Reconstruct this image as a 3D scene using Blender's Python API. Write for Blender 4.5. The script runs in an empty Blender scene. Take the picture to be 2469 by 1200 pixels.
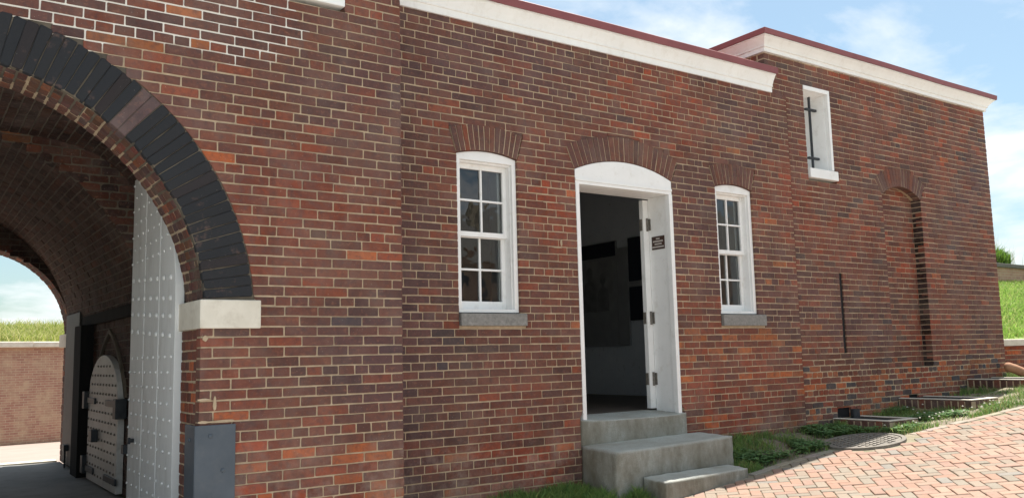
import bpy, math, random
from mathutils import Vector, Matrix, noise as mnoise
import bmesh
random.seed(7)
PI = math.pi
# ------------------------------------------------------------------ camera
# x runs along the brick front (to the right), y into the wall, z up; origin at the eye
FPX, YAW, PITCH, ROLL = 2102.19, math.radians(35.114), math.radians(6.9496), math.radians(-1.3896)
W0, H0 = 2469.0, 1200.0
fwd = Vector((math.sin(YAW)*math.cos(PITCH), math.cos(YAW)*math.cos(PITCH), math.sin(PITCH)))
rgt = Vector((math.cos(YAW), -math.sin(YAW), 0.0))
upv = rgt.cross(fwd)
camR = math.cos(ROLL)*rgt + math.sin(ROLL)*upv
camU = -math.sin(ROLL)*rgt + math.cos(ROLL)*upv
scene = bpy.context.scene
cam_d = bpy.data.cameras.new('camera'); cam = bpy.data.objects.new('camera', cam_d)
scene.collection.objects.link(cam)
cam_d.sensor_width = 36.0; cam_d.lens = 36.0*FPX/W0; cam_d.clip_start = 0.05; cam_d.clip_end = 3000
m = Matrix((( camR.x, camU.x, -fwd.x, 0), (camR.y, camU.y, -fwd.y, 0), (camR.z, camU.z, -fwd.z, 0), (0, 0, 0, 1)))
cam.matrix_world = m
scene.camera = cam
def px(P):
    d = P.dot(fwd)
    if d < 0.2: return None
    return (W0/2 + FPX*P.dot(camR)/d, H0/2 - FPX*P.dot(camU)/d)
# ------------------------------------------------------------------ light
SUN = Vector((0.38, 0.15, 1.0)).normalized()
el = math.asin(SUN.z)
world = bpy.data.worlds.new('World'); scene.world = world; world.use_nodes = True
nt = world.node_tree; nt.nodes.clear()
def N(t, typ, **kw):
    n = t.nodes.new(typ)
    for k, v in kw.items(): setattr(n, k, v)
    return n
sky = N(nt, 'ShaderNodeTexSky', sky_type='NISHITA', sun_disc=False)
sky.sun_elevation = el; sky.sun_rotation = math.atan2(SUN.x, SUN.y); sky.air_density = 1.1; sky.dust_density = 1.2; sky.ozone_density = 1.3
tc = N(nt, 'ShaderNodeTexCoord'); sep = N(nt, 'ShaderNodeSeparateXYZ'); nt.links.new(tc.outputs['Generated'], sep.inputs[0])
def mth(t, op, a, b=None, clamp=False):
    n = N(t, 'ShaderNodeMath', operation=op); n.use_clamp = clamp
    for i, v in enumerate((a, b)):
        if v is None: continue
        if isinstance(v, (int, float)): n.inputs[i].default_value = v
        else: t.links.new(v, n.inputs[i])
    return n.outputs[0]
zz = mth(nt, 'ADD', mth(nt, 'MAXIMUM', sep.outputs['Z'], 0.0), 0.22)
comb = N(nt, 'ShaderNodeCombineXYZ')
nt.links.new(mth(nt, 'DIVIDE', sep.outputs['X'], zz), comb.inputs[0])
nt.links.new(mth(nt, 'DIVIDE', sep.outputs['Y'], zz), comb.inputs[1]); comb.inputs[2].default_value = 11.9
cn = N(nt, 'ShaderNodeTexNoise'); cn.inputs['Scale'].default_value = 1.6; cn.inputs['Detail'].default_value = 9; cn.inputs['Roughness'].default_value = 0.56
cn.inputs['Distortion'].default_value = 0.25
nt.links.new(comb.outputs[0], cn.inputs['Vector'])
cr = N(nt, 'ShaderNodeValToRGB'); cr.color_ramp.elements[0].position = 0.44; cr.color_ramp.elements[1].position = 0.585
nt.links.new(cn.outputs['Fac'], cr.inputs[0])
skyb = N(nt, 'ShaderNodeMix', data_type='RGBA'); skyb.inputs['Factor'].default_value = 0.20
nt.links.new(sky.outputs[0], skyb.inputs['A']); skyb.inputs['B'].default_value = (5.6, 6.9, 7.4, 1)
tint = N(nt, 'ShaderNodeMix', data_type='RGBA', blend_type='MULTIPLY'); tint.inputs['Factor'].default_value = 1.0
nt.links.new(skyb.outputs['Result'], tint.inputs['A']); tint.inputs['B'].default_value = (0.855, 0.935, 0.93, 1)
cmx = N(nt, 'ShaderNodeMix', data_type='RGBA')
nt.links.new(mth(nt, 'MULTIPLY', cr.outputs[0], 0.9), cmx.inputs['Factor'])
nt.links.new(tint.outputs['Result'], cmx.inputs['A']); cmx.inputs['B'].default_value = (7.0, 7.25, 7.35, 1)
bg = N(nt, 'ShaderNodeBackground'); bg.inputs['Strength'].default_value = 0.085
nt.links.new(cmx.outputs['Result'], bg.inputs['Color'])
wo = N(nt, 'ShaderNodeOutputWorld'); nt.links.new(bg.outputs[0], wo.inputs[0])
sd = bpy.data.lights.new('sun', 'SUN'); sd.energy = 5.0; sd.angle = math.radians(0.53); sd.color = (1.0, 0.955, 0.88)
sun = bpy.data.objects.new('sun', sd); scene.collection.objects.link(sun)
sun.rotation_euler = (-SUN).to_track_quat('-Z', 'Y').to_euler()
vs = scene.view_settings
vs.view_transform = 'Standard'; vs.look = 'None'; vs.exposure = 0.90; vs.gamma = 1.0; vs.use_curve_mapping = False
scene.cycles.max_bounces = 8; scene.cycles.diffuse_bounces = 5; scene.cycles.glossy_bounces = 4; scene.cycles.transparent_max_bounces = 12
scene.cycles.use_denoising = True
# ------------------------------------------------------------------ materials
MATS = {}
def newmat(name):
    mt = bpy.data.materials.new(name); mt.use_nodes = True
    t = mt.node_tree; b = t.nodes['Principled BSDF']; MATS[name] = mt
    return mt, t, b
def pos(t):
    return N(t, 'ShaderNodeNewGeometry').outputs['Position']
def noise(t, scale, detail=4, rough=0.55, vec=None, dist=0.0, out='Fac'):
    n = N(t, 'ShaderNodeTexNoise'); n.inputs['Scale'].default_value = scale; n.inputs['Detail'].default_value = detail
    n.inputs['Roughness'].default_value = rough; n.inputs['Distortion'].default_value = dist
    t.links.new(vec if vec is not None else pos(t), n.inputs['Vector'])
    return n.outputs[out]
def ramp(t, fac, stops):
    r = N(t, 'ShaderNodeValToRGB'); e = r.color_ramp.elements
    while len(e) < len(stops): e.new(0.5)
    for i, (p, c) in enumerate(stops):
        e[i].position = p; e[i].color = (c, c, c, 1) if isinstance(c, (int, float)) else (*c, 1)
    t.links.new(fac, r.inputs[0]); return r.outputs[0]
def mix(t, a, b, fac, blend='MIX'):
    n = N(t, 'ShaderNodeMix', data_type='RGBA', blend_type=blend)
    for k, v in (('A', a), ('B', b), ('Factor', fac)):
        if isinstance(v, tuple): n.inputs[k].default_value = (*v, 1)
        elif isinstance(v, (int, float)): n.inputs[k].default_value = v
        else: t.links.new(v, n.inputs[k])
    return n.outputs['Result']
def bump(t, b, h, strength, dist):
    n = N(t, 'ShaderNodeBump'); n.inputs['Strength'].default_value = strength; n.inputs['Distance'].default_value = dist
    t.links.new(h, n.inputs['Height']); t.links.new(n.outputs[0], b.inputs['Normal'])
def attr(t):
    return N(t, 'ShaderNodeAttribute', attribute_name='tone').outputs['Color']
def stretch(t, sx, sy, sz):
    n = N(t, 'ShaderNodeVectorMath', operation='MULTIPLY'); t.links.new(pos(t), n.inputs[0]); n.inputs[1].default_value = (sx, sy, sz)
    return n.outputs[0]

def m_brick():
    mt, t, b = newmat('brick')
    c = attr(t)
    c = mix(t, c, (0.055, 0.042, 0.045), mth(t, 'MULTIPLY', ramp(t, noise(t, 22, 5, 0.65), [(0.48, 0.0), (0.74, 1.0)]), 0.6))
    c = mix(t, c, (0.12, 0.075, 0.07), mth(t, 'MULTIPLY', ramp(t, noise(t, 7.5, 6, 0.7, dist=0.6), [(0.46, 0.0), (0.62, 1.0)]), 0.42))
    c = mix(t, c, (0.40, 0.17, 0.10), mth(t, 'MULTIPLY', ramp(t, noise(t, 31, 4, 0.6, stretch(t, 1, 1, 1.5)), [(0.56, 0.0), (0.75, 1.0)]), 0.35))
    c = mix(t, c, (0.30, 0.24, 0.20), mth(t, 'MULTIPLY', ramp(t, noise(t, 3.1, 5, 0.6), [(0.45, 0.0), (0.8, 1.0)]), 0.30))
    c = mix(t, c, (0.55, 0.5, 0.44), mth(t, 'MULTIPLY', ramp(t, noise(t, 90, 3, 0.6), [(0.68, 0.0), (0.74, 1.0)]), 0.5))
    c = mix(t, c, (0.05, 0.036, 0.033), mth(t, 'MULTIPLY', ramp(t, noise(t, 1.0, 6, 0.7, stretch(t, 3.2, 3.2, 0.35)), [(0.52, 0.0), (0.74, 1.0)]), 0.5))
    sp = N(t, 'ShaderNodeSeparateXYZ'); t.links.new(pos(t), sp.inputs[0])
    low = ramp(t, mth(t, 'MULTIPLY', sp.outputs['Z'], -1.0), [(0.35, 0.0), (0.95, 1.0)])
    c = mix(t, c, (0.36, 0.29, 0.25), mth(t, 'MULTIPLY', mth(t, 'MULTIPLY', low, ramp(t, noise(t, 4.0, 6, 0.7), [(0.48, 0.0), (0.66, 1.0)])), 0.45))
    c = mix(t, c, (0.05, 0.045, 0.032), mth(t, 'MULTIPLY', mth(t, 'MULTIPLY', low, ramp(t, noise(t, 2.3, 6, 0.7), [(0.50, 0.0), (0.70, 1.0)])), 0.5))
    t.links.new(c, b.inputs['Base Color']); b.inputs['Roughness'].default_value = 0.88
    b.inputs['Specular IOR Level'].default_value = 0.25
    bump(t, b, noise(t, 60, 8, 0.75), 1.0, 0.010)
m_brick()
def m_mortar():
    mt, t, b = newmat('mortar')
    n = noise(t, 14, 5, 0.65)
    c = mix(t, (0.37, 0.28, 0.187), (0.54, 0.42, 0.295), ramp(t, n, [(0.3, 0.0), (0.7, 1.0)]))
    c = mix(t, c, (0.20, 0.16, 0.13), mth(t, 'MULTIPLY', ramp(t, noise(t, 2.3, 4, 0.6), [(0.52, 0.0), (0.72, 1.0)]), 0.5))
    # fresh pale pointing high on the gate wall and in a few repaired patches
    s = N(t, 'ShaderNodeSeparateXYZ'); t.links.new(pos(t), s.inputs[0])
    wob = mth(t, 'MULTIPLY', mth(t, 'SUBTRACT', noise(t, 1.6, 3), 0.5), 0.9)
    a = mth(t, 'ADD', mth(t, 'SUBTRACT', s.outputs['Z'], mth(t, 'ADD', 1.98, mth(t, 'MULTIPLY', mth(t, 'SUBTRACT', s.outputs['X'], 1.0), 0.22))), wob)
    lim = mth(t, 'LESS_THAN', mth(t, 'ADD', s.outputs['X'], wob), 2.35)
    fy = mth(t, 'LESS_THAN', s.outputs['Y'], 6.1)
    fac = mth(t, 'MULTIPLY', mth(t, 'MULTIPLY', ramp(t, a, [(0.0, 0.0), (0.09, 1.0)]), lim), fy)
    c = mix(t, c, (0.76, 0.72, 0.65), fac)
    t.links.new(c, b.inputs['Base Color']); b.inputs['Roughness'].default_value = 0.95
    b.inputs['Specular IOR Level'].default_value = 0.15
    bump(t, b, noise(t, 120, 5, 0.7), 0.6, 0.004)
m_mortar()
def m_simple(name, c1, c2, scale=8, rough=0.6, metal=0.0, bmp=0.0, bscale=60, spec=0.4, dirt=None, dscale=6, damt=0.5, st=(1, 1, 1), dlo=0.5, dhi=0.75):
    mt, t, b = newmat(name)
    c = mix(t, c1, c2, ramp(t, noise(t, scale, 5, 0.6, stretch(t, *st)), [(0.3, 0.0), (0.7, 1.0)]))
    if dirt: c = mix(t, c, dirt, mth(t, 'MULTIPLY', ramp(t, noise(t, dscale, 6, 0.68, stretch(t, *st)), [(dlo, 0.0), (dhi, 1.0)]), damt))
    t.links.new(c, b.inputs['Base Color']); b.inputs['Roughness'].default_value = rough
    b.inputs['Metallic'].default_value = metal; b.inputs['Specular IOR Level'].default_value = spec
    if bmp: bump(t, b, noise(t, bscale, 6, 0.65), bmp, 0.006)
    return mt
def m_black():
    mt, t, b = newmat('black_paint')
    c = mix(t, attr(t), (0.017, 0.018, 0.021), 0.80)
    c = mix(t, c, (0.20, 0.12, 0.095), mth(t, 'MULTIPLY', ramp(t, noise(t, 7, 7, 0.75), [(0.58, 0.0), (0.70, 1.0)]), 0.5))
    c = mix(t, c, (0.42, 0.40, 0.37), mth(t, 'MULTIPLY', ramp(t, noise(t, 33, 5, 0.7), [(0.68, 0.0), (0.76, 1.0)]), 0.7))
    t.links.new(c, b.inputs['Base Color']); b.inputs['Roughness'].default_value = 0.8; b.inputs['Specular IOR Level'].default_value = 0.22
    bump(t, b, noise(t, 55, 6, 0.7), 0.9, 0.008)
m_black()
m_simple('dark_mortar', (0.09, 0.075, 0.057), (0.17, 0.14, 0.105), 9, 0.95, bmp=0.4, bscale=60, dirt=(0.05, 0.045, 0.04), dscale=2.2, damt=0.7)  # passage shade put into the mortar colour; also the painted-over ring joints
m_simple('old_gate_paint', (0.035, 0.03, 0.026), (0.06, 0.053, 0.047), 4, 0.6, bmp=0.15, bscale=25)
m_simple('bounce_gravel', (0.41, 0.40, 0.38), (0.50, 0.485, 0.46), 2.0, 0.95, bmp=0.4, bscale=70)  # pale tone picked for the light it bounces
m_simple('side_paint', (0.46, 0.445, 0.42), (0.56, 0.545, 0.52), 3, 0.5, bmp=0.15, bscale=25, dirt=(0.2, 0.17, 0.14), dscale=6, damt=0.6)
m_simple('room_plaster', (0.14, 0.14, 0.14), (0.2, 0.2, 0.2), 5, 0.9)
m_simple('limestone', (0.60, 0.55, 0.46), (0.72, 0.67, 0.58), 6, 0.8, bmp=0.25, bscale=40, dirt=(0.42, 0.36, 0.28), dscale=9, damt=0.5)
def m_granite():
    mt, t, b = newmat('granite')
    c = mix(t, (0.30, 0.315, 0.285), (0.52, 0.535, 0.495), ramp(t, noise(t, 160, 3, 0.7), [(0.35, 0.0), (0.65, 1.0)]))
    c = mix(t, c, (0.27, 0.25, 0.205), mth(t, 'MULTIPLY', ramp(t, noise(t, 2.6, 6, 0.7), [(0.40, 0.0), (0.66, 1.0)]), 0.7))
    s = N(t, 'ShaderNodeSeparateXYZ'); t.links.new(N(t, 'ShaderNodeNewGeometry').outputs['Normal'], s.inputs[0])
    side = ramp(t, s.outputs['Z'], [(0.2, 1.0), (0.8, 0.0)])      # brown mixed in by face angle: upright faces only, not upward ones
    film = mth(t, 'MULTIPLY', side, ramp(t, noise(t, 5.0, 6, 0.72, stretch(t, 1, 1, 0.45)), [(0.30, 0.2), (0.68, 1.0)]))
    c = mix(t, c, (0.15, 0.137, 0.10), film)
    t.links.new(c, b.inputs['Base Color']); b.inputs['Roughness'].default_value = 0.8
    bump(t, b, noise(t, 70, 6, 0.7), 0.6, 0.006)
m_granite()
m_simple('sill_stone', (0.17, 0.165, 0.155), (0.27, 0.26, 0.245), 40, 0.8, bmp=0.45, bscale=70, dirt=(0.36, 0.35, 0.33), dscale=5, damt=0.6, dlo=0.55)
m_simple('white_paint', (0.80, 0.80, 0.79), (0.86, 0.86, 0.85), 5, 0.5, bmp=0.08, bscale=30, dirt=(0.48, 0.44, 0.37), dscale=9, damt=0.45, dlo=0.55, dhi=0.8)
m_simple('cornice_paint', (0.80, 0.80, 0.78), (0.86, 0.86, 0.84), 3, 0.55, bmp=0.06, bscale=30, dirt=(0.50, 0.45, 0.37), dscale=12, damt=0.28, st=(1, 1, 0.6))
m_simple('gate_paint', (0.67, 0.675, 0.67), (0.75, 0.755, 0.75), 4, 0.55, bmp=0.15, bscale=25, dirt=(0.36, 0.34, 0.31), dscale=7, damt=0.4, st=(1, 1, 0.25))
m_simple('red_roof', (0.20, 0.055, 0.058), (0.25, 0.075, 0.077), 4, 0.5, dirt=(0.2, 0.06, 0.06), dscale=9, damt=0.4)
m_simple('guard_paint', (0.062, 0.078, 0.098), (0.085, 0.102, 0.125), 6, 0.45, bmp=0.12, bscale=25, dirt=(0.12, 0.13, 0.14), dscale=14, damt=0.4)
m_simple('dark_cheek', (0.02, 0.015, 0.014), (0.035, 0.028, 0.026), 20, 0.9)
m_simple('iron', (0.018, 0.022, 0.027), (0.04, 0.044, 0.05), 20, 0.5, bmp=0.2)
m_simple('hinge_iron', (0.10, 0.09, 0.08), (0.22, 0.20, 0.17), 40, 0.6, bmp=0.3, dirt=(0.05, 0.045, 0.04), dscale=30, damt=0.7)
m_simple('wood_floor', (0.10, 0.08, 0.065), (0.16, 0.13, 0.105), 6, 0.5, st=(0.6, 8, 1))
m_simple('whitewash', (0.66, 0.70, 0.74), (0.74, 0.77, 0.80), 7, 0.9, bmp=0.4, bscale=12, dirt=(0.2, 0.2, 0.2), dscale=14, damt=0.5, dlo=0.58)
m_simple('dark_timber', (0.012, 0.012, 0.012), (0.022, 0.021, 0.02), 6, 0.9, spec=0.1, st=(3, 3, 0.4))
m_simple('panel_dark', (0.025, 0.03, 0.045), (0.03, 0.035, 0.05), 6, 0.5)
m_simple('panel_pale', (0.26, 0.265, 0.27), (0.32, 0.325, 0.33), 6, 0.6)
m_simple('print_ground', (0.22, 0.22, 0.22), (0.34, 0.34, 0.34), 5, 0.6)
m_simple('print_ink', (0.15, 0.15, 0.15), (0.25, 0.25, 0.25), 9, 0.6)
m_simple('soil', (0.13, 0.105, 0.075), (0.25, 0.21, 0.155), 9, 0.95, bmp=0.5, bscale=60, dirt=(0.07, 0.085, 0.03), dscale=4, damt=0.6)
m_simple('turf', (0.14, 0.20, 0.045), (0.21, 0.28, 0.075), 3, 0.95, bmp=0.5, bscale=40)
m_simple('sand_joint', (0.22, 0.185, 0.13), (0.32, 0.275, 0.20), 12, 0.95, bmp=0.4, bscale=90, dirt=(0.09, 0.11, 0.035), dscale=2.4, damt=0.7)
m_simple('passage_stone', (0.15, 0.145, 0.135), (0.26, 0.25, 0.23), 2.2, 0.75, bmp=0.3, bscale=14, dirt=(0.09, 0.085, 0.08), dscale=5, damt=0.6)
m_simple('court_stone', (0.29, 0.225, 0.19), (0.35, 0.28, 0.24), 1.3, 0.9, bmp=0.2, bscale=40, dirt=(0.37, 0.31, 0.26), dscale=3, damt=0.5)
m_simple('terracotta', (0.34, 0.17, 0.095), (0.42, 0.23, 0.14), 9, 0.8, bmp=0.1, dirt=(0.26, 0.14, 0.09), dscale=12, damt=0.5)
m_simple('cast_iron', (0.14, 0.125, 0.11), (0.25, 0.225, 0.19), 25, 0.8, bmp=0.5, bscale=70, dirt=(0.30, 0.26, 0.2), dscale=8, damt=0.5)
m_simple('sign_brown', (0.055, 0.03, 0.022), (0.075, 0.04, 0.03), 9, 0.45)
m_simple('sign_white', (0.62, 0.58, 0.54), (0.66, 0.62, 0.58), 9, 0.5)
m_simple('bark', (0.12, 0.10, 0.06), (0.2, 0.17, 0.1), 9, 0.9)
m_simple('cap_dark', (0.12, 0.11, 0.10), (0.2, 0.185, 0.165), 4, 0.9, bmp=0.4, bscale=20)
m_simple('shade_black', (0.010, 0.010, 0.011), (0.014, 0.014, 0.015), 9, 0.9)  # even black for fills that stand in for shade inside openings
def m_tone(name, rough=0.85, bscale=80, bmp=0.5, blot=True, spec=0.25):
    mt, t, b = newmat(name)
    c = attr(t)
    if blot:
        c = mix(t, c, (0.30, 0.27, 0.22), mth(t, 'MULTIPLY', ramp(t, noise(t, 9, 5, 0.65), [(0.45, 0.0), (0.75, 1.0)]), 0.40))
        c = mix(t, c, (0.14, 0.11, 0.09), mth(t, 'MULTIPLY', ramp(t, noise(t, 28, 5, 0.65), [(0.56, 0.0), (0.75, 1.0)]), 0.45))
    t.links.new(c, b.inputs['Base Color']); b.inputs['Roughness'].default_value = rough; b.inputs['Specular IOR Level'].default_value = spec
    if bmp: bump(t, b, noise(t, bscale, 5, 0.65), bmp, 0.005)
    return mt, t, b
m_tone('paver')
def m_grass():
    mt, t, b = m_tone('grass', 0.6, bmp=0, blot=False, spec=0.3)
    tr = N(t, 'ShaderNodeBsdfTranslucent'); t.links.new(attr(t), tr.inputs[0])
    mx = N(t, 'ShaderNodeMixShader'); mx.inputs[0].default_value = 0.45
    t.links.new(b.outputs[0], mx.inputs[1]); t.links.new(tr.outputs[0], mx.inputs[2])
    t.links.new(mx.outputs[0], t.nodes['Material Output'].inputs[0])
m_grass()
def m_glass():
    mt, t, b = newmat('glass')
    g = N(t, 'ShaderNodeBsdfGlossy'); g.inputs['Roughness'].default_value = 0.02; g.inputs['Color'].default_value = (0.95, 0.97, 1.0, 1)
    tr = N(t, 'ShaderNodeBsdfTransparent'); tr.inputs[0].default_value = (0.86, 0.90, 0.89, 1)
    fr = N(t, 'ShaderNodeFresnel'); fr.inputs[0].default_value = 1.75
    n = N(t, 'ShaderNodeBump'); n.inputs['Strength'].default_value = 0.22; n.inputs['Distance'].default_value = 0.012
    t.links.new(noise(t, 5, 2, 0.5), n.inputs['Height']); t.links.new(n.outputs[0], g.inputs['Normal'])
    mx = N(t, 'ShaderNodeMixShader'); t.links.new(fr.outputs[0], mx.inputs[0]); t.links.new(tr.outputs[0], mx.inputs[1]); t.links.new(g.outputs[0], mx.inputs[2])
    t.links.new(mx.outputs[0], t.nodes['Material Output'].inputs[0])
m_glass()
def m_farbrick():
    mt, t, b = newmat('far_brick')
    uv = N(t, 'ShaderNodeUVMap', uv_map='UVMap').outputs[0]
    br = N(t, 'ShaderNodeTexBrick'); t.links.new(uv, br.inputs['Vector'])
    br.inputs['Scale'].default_value = 1.0; br.inputs['Brick Width'].default_value = 0.23; br.inputs['Row Height'].default_value = 0.07
    br.inputs['Mortar Size'].default_value = 0.006; br.inputs['Mortar Smooth'].default_value = 0.3; br.inputs['Bias'].default_value = -0.1
    br.inputs['Color1'].default_value = (0.40, 0.22, 0.155, 1); br.inputs['Color2'].default_value = (0.30, 0.145, 0.11, 1); br.inputs['Mortar'].default_value = (0.50, 0.42, 0.31, 1)
    c = mix(t, br.outputs['Color'], (0.48, 0.36, 0.24), mth(t, 'MULTIPLY', ramp(t, noise(t, 2.2, 5, 0.6), [(0.42, 0.0), (0.66, 1.0)]), 0.65))
    c = mix(t, c, (0.30, 0.15, 0.11), mth(t, 'MULTIPLY', ramp(t, noise(t, 5.5, 5, 0.6), [(0.52, 0.0), (0.7, 1.0)]), 0.6))
    t.links.new(c, b.inputs['Base Color']); b.inputs['Roughness'].default_value = 0.9
    n = N(t, 'ShaderNodeBump'); n.inputs['Strength'].default_value = 0.6; n.inputs['Distance'].default_value = 0.01; n.invert = True
    t.links.new(br.outputs['Fac'], n.inputs['Height']); t.links.new(n.outputs[0], b.inputs['Normal'])
m_farbrick()
# ------------------------------------------------------------------ helpers
C = scene.collection
def tag(o, label=None, cat=None, group=None, kind=None):
    for k, v in (('label', label), ('category', cat), ('group', group), ('kind', kind)):
        if v: o[k] = v
    return o
def empty(name, loc, label, cat, group=None):
    o = bpy.data.objects.new(name, None); C.objects.link(o); o.location = loc; o.empty_display_size = 0.2
    return tag(o, label, cat, group)
class MB:
    def __init__(s): s.v = []; s.f = []; s.c = []; s.uv = None
    def add(s, vs_, fs, tone=None):
        k = len(s.v); s.v += [tuple(p) for p in vs_]; s.f += [tuple(i+k for i in f) for f in fs]
        s.c += [tone or (0.2, 0.2, 0.2)]*len(vs_); return s
    def box(s, x0, x1, y0, y1, z0, z1, tone=None):
        P = [(x0,y0,z0),(x1,y0,z0),(x1,y1,z0),(x0,y1,z0),(x0,y0,z1),(x1,y0,z1),(x1,y1,z1),(x0,y1,z1)]
        return s.add(P, [(0,3,2,1),(4,5,6,7),(0,1,5,4),(1,2,6,5),(2,3,7,6),(3,0,4,7)], tone)
    def hexa(s, P, tone=None):      # 8 points, order as box
        return s.add(P, [(0,3,2,1),(4,5,6,7),(0,1,5,4),(1,2,6,5),(2,3,7,6),(3,0,4,7)], tone)
    def cyl(s, p0, p1, r0, r1=None, n=10, tone=None, cap=True):
        p0 = Vector(p0); p1 = Vector(p1); r1 = r0 if r1 is None else r1
        d = (p1-p0).normalized(); a = d.orthogonal().normalized(); b = d.cross(a)
        V = [p0+(a*math.cos(2*PI*i/n)+b*math.sin(2*PI*i/n))*r0 for i in range(n)]+[p1+(a*math.cos(2*PI*i/n)+b*math.sin(2*PI*i/n))*r1 for i in range(n)]
        F = [(i, (i+1)%n, n+(i+1)%n, n+i) for i in range(n)]
        if cap: F += [tuple(range(n-1, -1, -1)), tuple(range(n, 2*n))]
        return s.add(V, F, tone)
    def dome(s, c, nrm, r, h, n=8, tone=None):   # stud head
        c = Vector(c); d = Vector(nrm).normalized(); a = d.orthogonal().normalized(); b = d.cross(a)
        V = []
        for (k, q) in ((1.0, 0.0), (0.75, 0.6)):
            V += [c+(a*math.cos(2*PI*i/n)+b*math.sin(2*PI*i/n))*r*k+d*h*q for i in range(n)]
        V.append(c+d*h)
        F = [(i, (i+1)%n, n+(i+1)%n, n+i) for i in range(n)]+[(n+i, n+(i+1)%n, 2*n) for i in range(n)]
        return s.add(V, F, tone)
    def prism(s, pts, f0, f1, tone=None):        # polygon pts mapped by f0 (front) and f1 (back), ccw from the front
        n = len(pts); V = [f0(p) for p in pts]+[f1(p) for p in pts]
        F = [tuple(range(n)), tuple(range(2*n-1, n-1, -1))]+[((i+1)%n, i, n+i, n+(i+1)%n) for i in range(n)]
        return s.add(V, F, tone)
    def build(s, name, mat, parent=None, smooth=False, bevel=0.0, origin=None):
        me = bpy.data.meshes.new(name)
        o = bpy.data.objects.new(name, me)
        org = Vector((0, 0, 0))
        if parent is None and s.v:
            xs = [p[0] for p in s.v]; ys = [p[1] for p in s.v]; zs = [p[2] for p in s.v]
            org = Vector(((min(xs)+max(xs))/2, (min(ys)+max(ys))/2, min(zs)))
        elif parent is not None: org = WLOC(parent)
        me.from_pydata([(p[0]-org.x, p[1]-org.y, p[2]-org.z) for p in s.v], [], s.f)
        at = me.attributes.new('tone', 'FLOAT_COLOR', 'POINT')
        at.data.foreach_set('color', [x for c in s.c for x in (c[0], c[1], c[2], 1.0)])
        if s.uv:
            l = me.uv_layers.new(name='UVMap')
            for lp in me.loops: l.data[lp.index].uv = s.uv[lp.vertex_index]
        me.materials.append(MATS[mat]); me.validate(); me.update()
        if smooth: me.shade_smooth()
        C.objects.link(o)
        if parent is not None: o.parent = parent
        else: o.location = org
        if bevel:
            b = o.modifiers.new('bevel', 'BEVEL'); b.width = bevel; b.segments = 2; b.limit_method = 'ANGLE'; b.angle_limit = math.radians(40)
        return o
def WLOC(o):
    p = Vector((0, 0, 0))
    while o is not None: p += o.location; o = o.parent
    return p
def rnd(a, b): return random.uniform(a, b)
def bx(name, mat, parent, x0, x1, y0, y1, z0, z1, bevel=0.003):
    return MB().box(x0, x1, y0, y1, z0, z1).build(name, mat, parent, bevel=bevel)
# ---- bricks
PAL = {'purple': (0.138, 0.062, 0.049), 'brown': (0.166, 0.067, 0.046), 'red': (0.228, 0.070, 0.041), 'orange': (0.35, 0.118, 0.046),
       'dark': (0.106, 0.052, 0.043), 'slate': (0.088, 0.062, 0.058), 'pink': (0.28, 0.15, 0.12), 'blue': (0.062, 0.064, 0.070)}
def tone(wts):
    ks = list(wts); k = random.choices(ks, [wts[q] for q in ks])[0]
    c = PAL[k]; g = rnd(0.88, 1.12); h = rnd(-0.06, 0.06)
    return (c[0]*g*(1+h), c[1]*g, c[2]*g*(1-h))
def patch(c, p):
    a = mnoise.noise(Vector((p[0]*0.75+7, p[1]*0.75, p[2]*0.95+3))); b = mnoise.noise(Vector((p[0]*1.7+31, p[1]*1.7, p[2]*2.1)))
    k = 1.05+0.28*b; w = 0.62*a+0.06
    return (c[0]*k*(1+max(w, 0)*0.9+min(w, 0)*0.5), c[1]*k*(1-abs(w)*0.15), c[2]*k*(1-w*0.55))
def brick_geo(q, mp, depth=0.09, bev=0.0035, wear=1.0):
    """q: four corners (u,v) BL BR TR TL; mp(u,v,n) -> world. Worn corners, wavy long edges, rounded arris."""
    j = 0.0022*wear
    q = [(a+rnd(-j, j), b+rnd(-j, j)) for a, b in q]
    cu = sum(p[0] for p in q)/4; cv = sum(p[1] for p in q)/4
    out = []
    for i in range(4):
        p = q[i]; a = q[i-1]; b = q[(i+1) % 4]
        def step(t, d):
            L = math.hypot(t[0]-p[0], t[1]-p[1]) or 1e-6; d = min(d, 0.3*L)
            return (p[0]+(t[0]-p[0])/L*d, p[1]+(t[1]-p[1])/L*d)
        c = rnd(0.0015, 0.008)*wear
        out.append(step(a, c)); out.append(step(b, c))
        if math.hypot(b[0]-p[0], b[1]-p[1]) > 0.13:
            f = rnd(0.35, 0.65); k = rnd(-1, 1)*0.0022*wear
            dx, dy = b[0]-p[0], b[1]-p[1]; L = math.hypot(dx, dy)
            out.append((p[0]+dx*f-dy/L*k, p[1]+dy*f+dx/L*k))
    n = len(out); f0 = rnd(-0.0025, 0.0025)*wear
    inner = []
    for (a, b) in out:
        du, dv = cu-a, cv-b
        inner.append((a+math.copysign(min(bev, abs(du)*0.4), du), b+math.copysign(min(bev, abs(dv)*0.4), dv)))
    V = [mp(a, b, f0) for a, b in inner]+[mp(a, b, f0-bev) for a, b in out]+[mp(a, b, -depth) for a, b in out]
    F = [tuple(range(n))]
    for k in (0, n):
        F += [((i+1) % n+k, i+k, i+n+k, (i+1) % n+n+k) for i in range(n)]
    return V, F, n
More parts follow.
